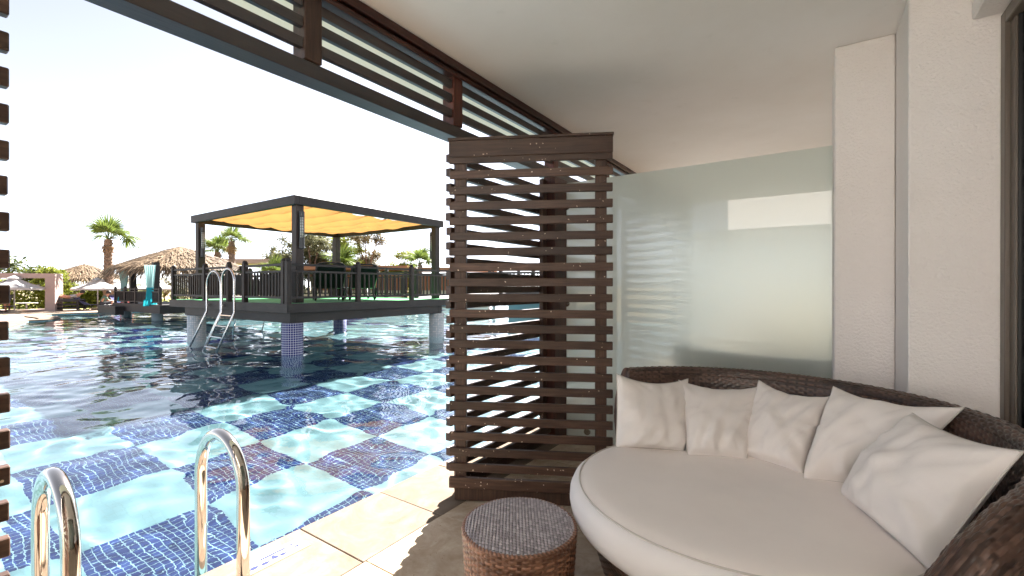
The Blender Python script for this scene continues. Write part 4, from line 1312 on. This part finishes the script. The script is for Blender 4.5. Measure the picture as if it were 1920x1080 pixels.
tree("yellow green tree behind the far pergola post", -32.6, 23.2, 5.0, 3.4, m_leafy, 27, 8500, .072, .25)
tree("brown feathery tree right of the far pergola post", -31.6, 24.8, 5.9, 3.4, m_brownleaf, 28, 8500, .072, .3)
tree("olive tree left of the far pergola post", -34.0, 21.3, 5.6, 3.2, m_olive, 29, 8500, .072, .25)
tree("loose green bush beyond the right pergola post", -29.0, 26.4, 4.5, 2.8, m_leafy, 30, 8500, .072, .2)

def frond_mesh(seed, L=.66, leaflets=27, droop=.4, mat=m_palm):
    rr_ = random.Random(seed); b = MB(); tn = []
    # petiole along +X, then a fan of folded leaflets
    pet = L * 0.75
    pts = [(0, 0, 0), (pet * .5, 0, .03), (pet, 0, 0.0)]
    b.tube(pts, [.02, .014, .010], 5); tn += [.5] * len(b.v)
    for k in range(leaflets):
        a = R(-105) + R(210) * k / (leaflets - 1) + rr_.gauss(0, .03)
        ll = L * (1.0 - .35 * (abs(a) / R(105)) ** 1.5) * rr_.uniform(.88, 1.08)
        prev_l = None; o = len(b.v); d = Vector((math.cos(a), math.sin(a), 0)); s_ = Vector((-d.y, d.x, 0))
        for i, f in enumerate((0, .45, .8, 1.0)):
            p = Vector((pet, 0, 0)) + d * ll * f + Vector((0, 0, -droop * ll * f ** 2.3 + .05 * (1 - f) * (k % 2)))
            w_ = (.010, .020, .013, .002)[i] * L / .62
            b.v += [tuple(p - s_ * w_), tuple(p + s_ * w_)]; tn += [min(1, max(0, rr_.gauss(.5, .2)))] * 2
        for i in range(3): b.f.append((o + 2 * i, o + 2 * i + 1, o + 2 * i + 3, o + 2 * i + 2))
    ob = b.build("frond", mat, attr=("tone", tn)); me = ob.data; bpy.data.objects.remove(ob); return me
fr_me = [frond_mesh(i, droop=(.25, .5, .9)[i % 3]) for i in range(3)]
dry_me = [frond_mesh(10 + i, droop=1.0, mat=m_dry, leaflets=12) for i in range(2)]
def fan_palm(label, x, y, h, seed, nf=18, s=1.0, tr=.21, lean=0.0, dry=8, spread=80, skip=None, group="fan palms"):
    t = thing("fan_palm", label, "palm tree", (x, y, 0), group); rr_ = random.Random(seed)
    prof = []; b = MB(); nseg = int(h / .11); rings = []
    for i in range(nseg):
        f = i / nseg; z = h * f
        r = tr * (1.12 - .30 * f + (.3 * math.exp(-f * 14))) * (1 + .10 * (i % 2))
        row = []
        for k in range(14):
            a = 2 * math.pi * k / 14; rj = r * (1 + rr_.uniform(-.06, .10))
            row.append((x + lean * f * f + rj * math.cos(a), y + rj * math.sin(a), z - .05))
        rings.append(row)
    b.grid(np.array(rings), closed_u=True); b.build("trunk", m_bark, t)
    # leaf-base stubs
    st = MB()
    for k in range(90):
        f = rr_.uniform(.12, 1); a = rr_.uniform(0, 6.28); z = h * f; r = tr * (1.15 - .35 * f)
        p = Vector((x + lean * f * f + r * math.cos(a), y + r * math.sin(a), z)); st.bar(p, p + Vector((math.cos(a) * .07, math.sin(a) * .07, .10)), .05, .02)
    kind(st.build("leaf_stubs", m_bark, t), 'stuff')
    for k in range(nf):
        a = 2 * math.pi * k / nf * 1.618 * 1.0 + rr_.uniform(-.3, .3); el = R(86) - R(spread) * (k / nf) ** 1.1 + rr_.uniform(-.12, .12)
        if skip and skip(a % (2 * math.pi), el): continue
        inst("frond", fr_me[k % 3 if el > 0 else 2], t, (lean, 0, h - .20), (0, -el, a), (s * rr_.uniform(.85, 1.15),) * 3)
    for k in range(dry):
        a = rr_.uniform(0, 6.28); inst("frond", dry_me[k % 2], t, (lean + .1 * math.cos(a), .1 * math.sin(a), h - .12), (0, R(rr_.uniform(60, 82)), a), (s * .75,) * 3)
    return t
# picture-right on the far palms is roughly the +Y direction
fp1 = fan_palm("tall fan palm with one drooping side frond, left of the gazebo", -35.06, 8.87, 4.25, 41, nf=12, s=1.35, tr=.21, dry=3, spread=62)
inst("frond", fr_me[1], fp1, (0, 0, 4.15), (0, R(-8), R(50)), (1.9, 1.5, 1.6))
inst("frond", fr_me[2], fp1, (0, 0, 4.15), (0, R(2), R(62)), (1.7, 1.4, 1.5))
fan_palm("short fan palm directly behind the left pergola post", -33.4, 14.1, 3.75, 42, nf=14, s=1.35, tr=.2, dry=8)
fp3 = fan_palm("slender fan palm seen under the pergola frame", -30.03, 13.48, 4.25, 43, nf=9, s=1.15, tr=.18, dry=4)
inst("frond", fr_me[1], fp3, (0, 0, 4.2), (0, R(-2), R(52)), (1.4, 1.2, 1.3))
fan_palm("low young fan palm at the platform's left bay", -31.5, 16.9, 2.2, 44, nf=12, s=1.35, tr=.16, dry=0)
fan_palm("bright young fan palm behind the far pergola post", -29.4, 20.9, 2.8, 45, nf=13, s=1.6, tr=.16, dry=0)
fan_palm("young fan palm before the right pergola post", -24.6, 24.1, 3.1, 46, nf=12, s=1.4, tr=.16, dry=0)

# ------------------------------------------------------------------ far low buildings
def shelter(label, cx, cy_, L, W, z, ang, roofm, wallm=None, name="beach_bar", fasc=.28):
    t = thing(name, label, "bar building", (cx, cy_, 0), "low buildings behind the pool", ang)
    def bx(nm, x0, x1, y0, y1, z0, z1, m):
        me_o = MB().box(x0, x1, y0, y1, z0, z1).build(nm, m); me_o.parent = t
    bx("roof", -L / 2, L / 2, -W / 2, W / 2, z, z + fasc, roofm)
    for k in range(int(L / 2.4) + 1):
        x = -L / 2 + .2 + k * (L - .4) / int(L / 2.4)
        for y in (-W / 2 + .15, W / 2 - .15): bx("post", x - .07, x + .07, y - .07, y + .07, -.05, z - .001, m_deckwoodv)
    if wallm: bx("counter", -L / 2 + .6, L / 2 - .6, -W / 2 + .3, -W / 2 + .6, -.05, 1.0, wallm); bx("rear_panel", -L / 2 + .6, L / 2 - .6, W / 2 - .5, W / 2 - .3, -.05, z - .3, m_terraroof)
    return t
AN = R(34)
shelter("long low roof in tan cloth behind the gazebo", -37.0, 18.2, 6.5, 3.0, 3.05, AN, m_tanroof, fasc=.35)
shelter("terracotta edged bar roof framed by the pergola posts", -30.5, 22.8, 9, 3.0, 2.60, AN, m_terraroof, m_creamw, fasc=.3)
shelter("terracotta roofed bar with cream counter beyond the lounger railing", -24.0, 27.0, 7, 3.2, 2.50, AN, m_terraroof, m_creamw, fasc=.25)
shelter("pale roofed bar seen through the slatted screen", -15, 36, 10, 3.2, 2.2, AN, m_tanroof, m_creamw, fasc=.25)

# ------------------------------------------------------------------ terrace furniture and people
tb = thing("low_lounge_bed", "low black slatted lounge bed on the far terrace", "lounge bed", (-34.6, 6.9, 0))
ua = Vector((.60, .80, 0)); ub = Vector((-.80, .60, 0)); c0 = Vector((-34.7, 6.95, 0))
for (zz_) in (.10, .30, .50):
    for sg in (-1, 1):
        MB().bar(c0 + ua * -.72 + ub * .35 * sg + Vector((0, 0, zz_)), c0 + ua * .72 + ub * .35 * sg + Vector((0, 0, zz_)), .05, .10).build("rail", m_deckwood, tb)
for s1 in (-.68, .68):
    for sg in (-1, 1):
        MB().bar(c0 + ua * s1 + ub * .33 * sg + Vector((0, 0, 0)), c0 + ua * s1 + ub * .33 * sg + Vector((0, 0, .55)), .09, .09).build("leg", m_deckwood, tb)
MB().bar(c0 - ua * .7 + Vector((0, 0, .57)), c0 + ua * .7 + Vector((0, 0, .57)), .66, .05).build("mattress", m_shorts, tb)

def skin_body(name, verts, edges, radii, mat, parent, sub=1):
    me = bpy.data.meshes.new(name); me.from_pydata(verts, edges, [])
    o = bpy.data.objects.new(name, me); COL.objects.link(o); o.parent = parent
    md = o.modifiers.new("skin", 'SKIN'); md.use_smooth_shade = True
    for i, r in enumerate(radii): me.skin_vertices[0].data[i].radius = (r, r)
    me.skin_vertices[0].data[0].use_root = True
    s_ = o.modifiers.new("sub", 'SUBSURF'); s_.levels = sub; s_.render_levels = sub
    me.materials.append(mat); return o
def person(label, loc, rz, pose, skinm, clothes, hairm=m_hair, s=1.0):
    t = thing("person", label, "person", loc, "people on the far terrace", rz); t.scale = (s, s, s)
    J = pose
    names = ['pelvis', 'waist', 'chest', 'neck', 'head', 'crown', 'shL', 'elL', 'haL', 'fiL', 'shR', 'elR', 'haR', 'fiR', 'hipL', 'knL', 'anL', 'toL', 'hipR', 'knR', 'anR', 'toR']
    rad = dict(pelvis=.13, waist=.115, chest=.14, neck=.055, head=.10, crown=.075, shL=.06, elL=.042, haL=.032, fiL=.022, shR=.06, elR=.042, haR=.032, fiR=.022,
               hipL=.085, knL=.058, anL=.04, toL=.03, hipR=.085, knR=.058, anR=.04, toR=.03)
    E_ = [('pelvis', 'waist'), ('waist', 'chest'), ('chest', 'neck'), ('neck', 'head'), ('head', 'crown'), ('chest', 'shL'), ('shL', 'elL'), ('elL', 'haL'), ('haL', 'fiL'), ('chest', 'shR'), ('shR', 'elR'), ('elR', 'haR'), ('haR', 'fiR'),
          ('pelvis', 'hipL'), ('hipL', 'knL'), ('knL', 'anL'), ('anL', 'toL'), ('pelvis', 'hipR'), ('hipR', 'knR'), ('knR', 'anR'), ('anR', 'toR')]
    idx = {n_: i for i, n_ in enumerate(names)}
    skin_body("body", [J[n_] for n_ in names], [(idx[a], idx[b_]) for a, b_ in E_], [rad[n_] for n_ in names], skinm, t)
    hd = Vector(J['head']); cr = Vector(J['crown'])
    if hairm:
        MB().lathe([(.01, .13), (.07, .115), (.105, .06), (.115, 0), (.10, -.05)], 12, tuple(hd + (cr - hd) * .3), 1, 1.08, cap=False).build("hair", hairm, None, smooth=True).parent = t
    for (nm, chain, grow, m_) in clothes:
        vs = [J[c] for c in chain[0]]; ii = {c: i for i, c in enumerate(chain[0])}
        skin_body(nm, vs, [(ii[a], ii[b_]) for a, b_ in chain[1]], [rad[c] + grow for c in chain[0]], m_, t)
    return t
def half(J, a, b_, f, name):
    J[name] = tuple(Vector(J[a]).lerp(Vector(J[b_]), f)); return name
stand = dict(pelvis=(0, 0, .86), waist=(0, 0, 1.0), chest=(0, .01, 1.20), neck=(0, .01, 1.38), head=(0, .03, 1.50), crown=(0, .02, 1.60), shL=(-.17, 0, 1.28), elL=(-.23, .02, 1.03), haL=(-.22, .12, .84), fiL=(-.21, .16, .76),
             shR=(.17, 0, 1.28), elR=(.24, .02, 1.03), haR=(.22, .14, .85), fiR=(.20, .18, .78), hipL=(-.09, 0, .80), knL=(-.10, .03, .45), anL=(-.11, 0, .07), toL=(-.11, .14, .03), hipR=(.09, 0, .80), knR=(.10, -.02, .45), anR=(.12, -.04, .07), toR=(.13, .10, .03))
SH = (('pelvis', 'hipL', 'knL', 'hipR', 'knR'), [('pelvis', 'hipL'), ('hipL', 'knL'), ('pelvis', 'hipR'), ('hipR', 'knR')])
person("person standing in dark shorts by the left parasol", (-34.9, 4.78, -.04), R(150), stand, m_skin2, [("shorts", SH, .022, m_shorts)])
sit = dict(pelvis=(0, 0, .38), waist=(0, .05, .52), chest=(0, .16, .72), neck=(0, .24, .87), head=(0, .30, .97), crown=(0, .32, 1.06), shL=(-.17, .16, .80), elL=(-.22, .30, .58), haL=(-.12, .48, .52), fiL=(-.08, .54, .52),
           shR=(.17, .16, .80), elR=(.22, .30, .58), haR=(.12, .48, .52), fiR=(.08, .54, .52), hipL=(-.09, .05, .38), knL=(-.14, .46, .44), anL=(-.14, .52, .07), toL=(-.14, .66, .03), hipR=(.09, .05, .38), knR=(.14, .46, .44), anR=(.14, .50, .07), toR=(.15, .64, .03))
TS_ = (('pelvis', 'waist', 'chest', 'shL', 'elL', 'shR', 'elR'), [('pelvis', 'waist'), ('waist', 'chest'), ('chest', 'shL'), ('shL', 'elL'), ('chest', 'shR'), ('shR', 'elR')])
lg = (m_black, m_navyf)
lounger("navy sun lounger under the large white parasol", -34.1, 7.95, R(145), z=-.04, mats=lg)
person("person in green shirt sitting on the navy sun lounger", (-33.8, 8.25, -.06), R(-20), sit, m_skin, [("shirt", TS_, .02, m_shirt), ("shorts", SH, .02, m_shorts)])
lounger("navy sun lounger beside the gazebo step", -33.4, 9.3, R(130), z=-.04, mats=lg)
person("person with striped red towel sitting right of the parasol pole", (-33.1, 9.1, -.06), R(35), sit, m_skin2, [("shorts", SH, .02, m_redf)], s=.95)
lie = dict(pelvis=(0, 0, .12), waist=(0, .14, .14), chest=(0, .34, .20), neck=(0, .50, .30), head=(0, .60, .38), crown=(0, .68, .43), shL=(-.17, .38, .20), elL=(-.26, .20, .14), haL=(-.18, 0, .20), fiL=(-.14, -.06, .22),
           shR=(.17, .38, .20), elR=(.26, .20, .14), haR=(.18, 0, .20), fiR=(.14, -.06, .22), hipL=(-.09, -.06, .12), knL=(-.10, -.42, .28), anL=(-.10, -.72, .08), toL=(-.10, -.78, .17), hipR=(.09, -.06, .12), knR=(.10, -.45, .20), anR=(.11, -.78, .08), toR=(.11, -.84, .17))
person("person reclining on the low black lounge bed", (-34.62, 7.05, .58), R(-37), lie, m_skin, [("shirt", TS_, .018, m_white)])
o = MB().lathe([(.02, .0), (.14, .03), (.2, .12), (.18, .22), (.08, .28)], 12, (-35.05, 6.62, .595)).build("beach_bag", m_bluef, smooth=True); tag(o, "round blue beach bag on the black lounge bed", "bag")
o = MB().box(-35.6, -35.2, 4.1, 4.6, .32, .40).build("folded_towel", m_navyf); tag(o, "blue towel over a lounger at the far left", "towel")
lounger("dark sun lounger at the far left behind the promontory", -35.4, 4.2, R(150), z=-.04, mats=lg)
tbl = thing("round_table", "small white table under the left parasol", "table", (-35.7, 5.6, 0))
MB().lathe([(.45, .38), (.45, .41)], 20, (-35.7, 5.6, 0)).build("table_top", m_white, tbl); MB().tube([(-35.7, 5.6, -.03), (-35.7, 5.6, .379)], .03, 8).build("pedestal", m_white, tbl)

# ------------------------------------------------------------------ next patio behind the frosted glass
nbd = thing("neighbour_daybed", "dark wicker daybed back showing as a blur through frosted glass", "daybed", (-0.35, 4.25, 0))
ph = np.linspace(R(200), R(335), 60)
rows = []
for (r, z) in ((.70, .1), (.74, .78), (.78, .80), (.80, .76), (.74, .1)):
    rows.append(np.stack([-0.30 + r * np.cos(ph), 4.32 + r * np.sin(ph), np.full(60, z)], -1))
b = MB(); b.grid(np.array(rows)); b.build("back_shell", m_wick, nbd, attr=("strand", [.3] * len(b.v)))
MB().lathe([(.5, 0), (.62, .32), (.66, .40), (.62, .46)], 40, (-.30, 4.32, 0)).build("mattress", m_vinyl, nbd)
slat_screen("slatted screen leaf of the next patio nearest the timber post", (-1.875, 3.52), R(90), 1.14, 22, 0.03, board=False, z0=0.16, top=2.16)
slat_screen("slatted screen leaf of the next patio beyond the glass", (-1.875, 4.72), R(90), 1.17, 22, 0.03, board=False, z0=0.16, top=2.16)
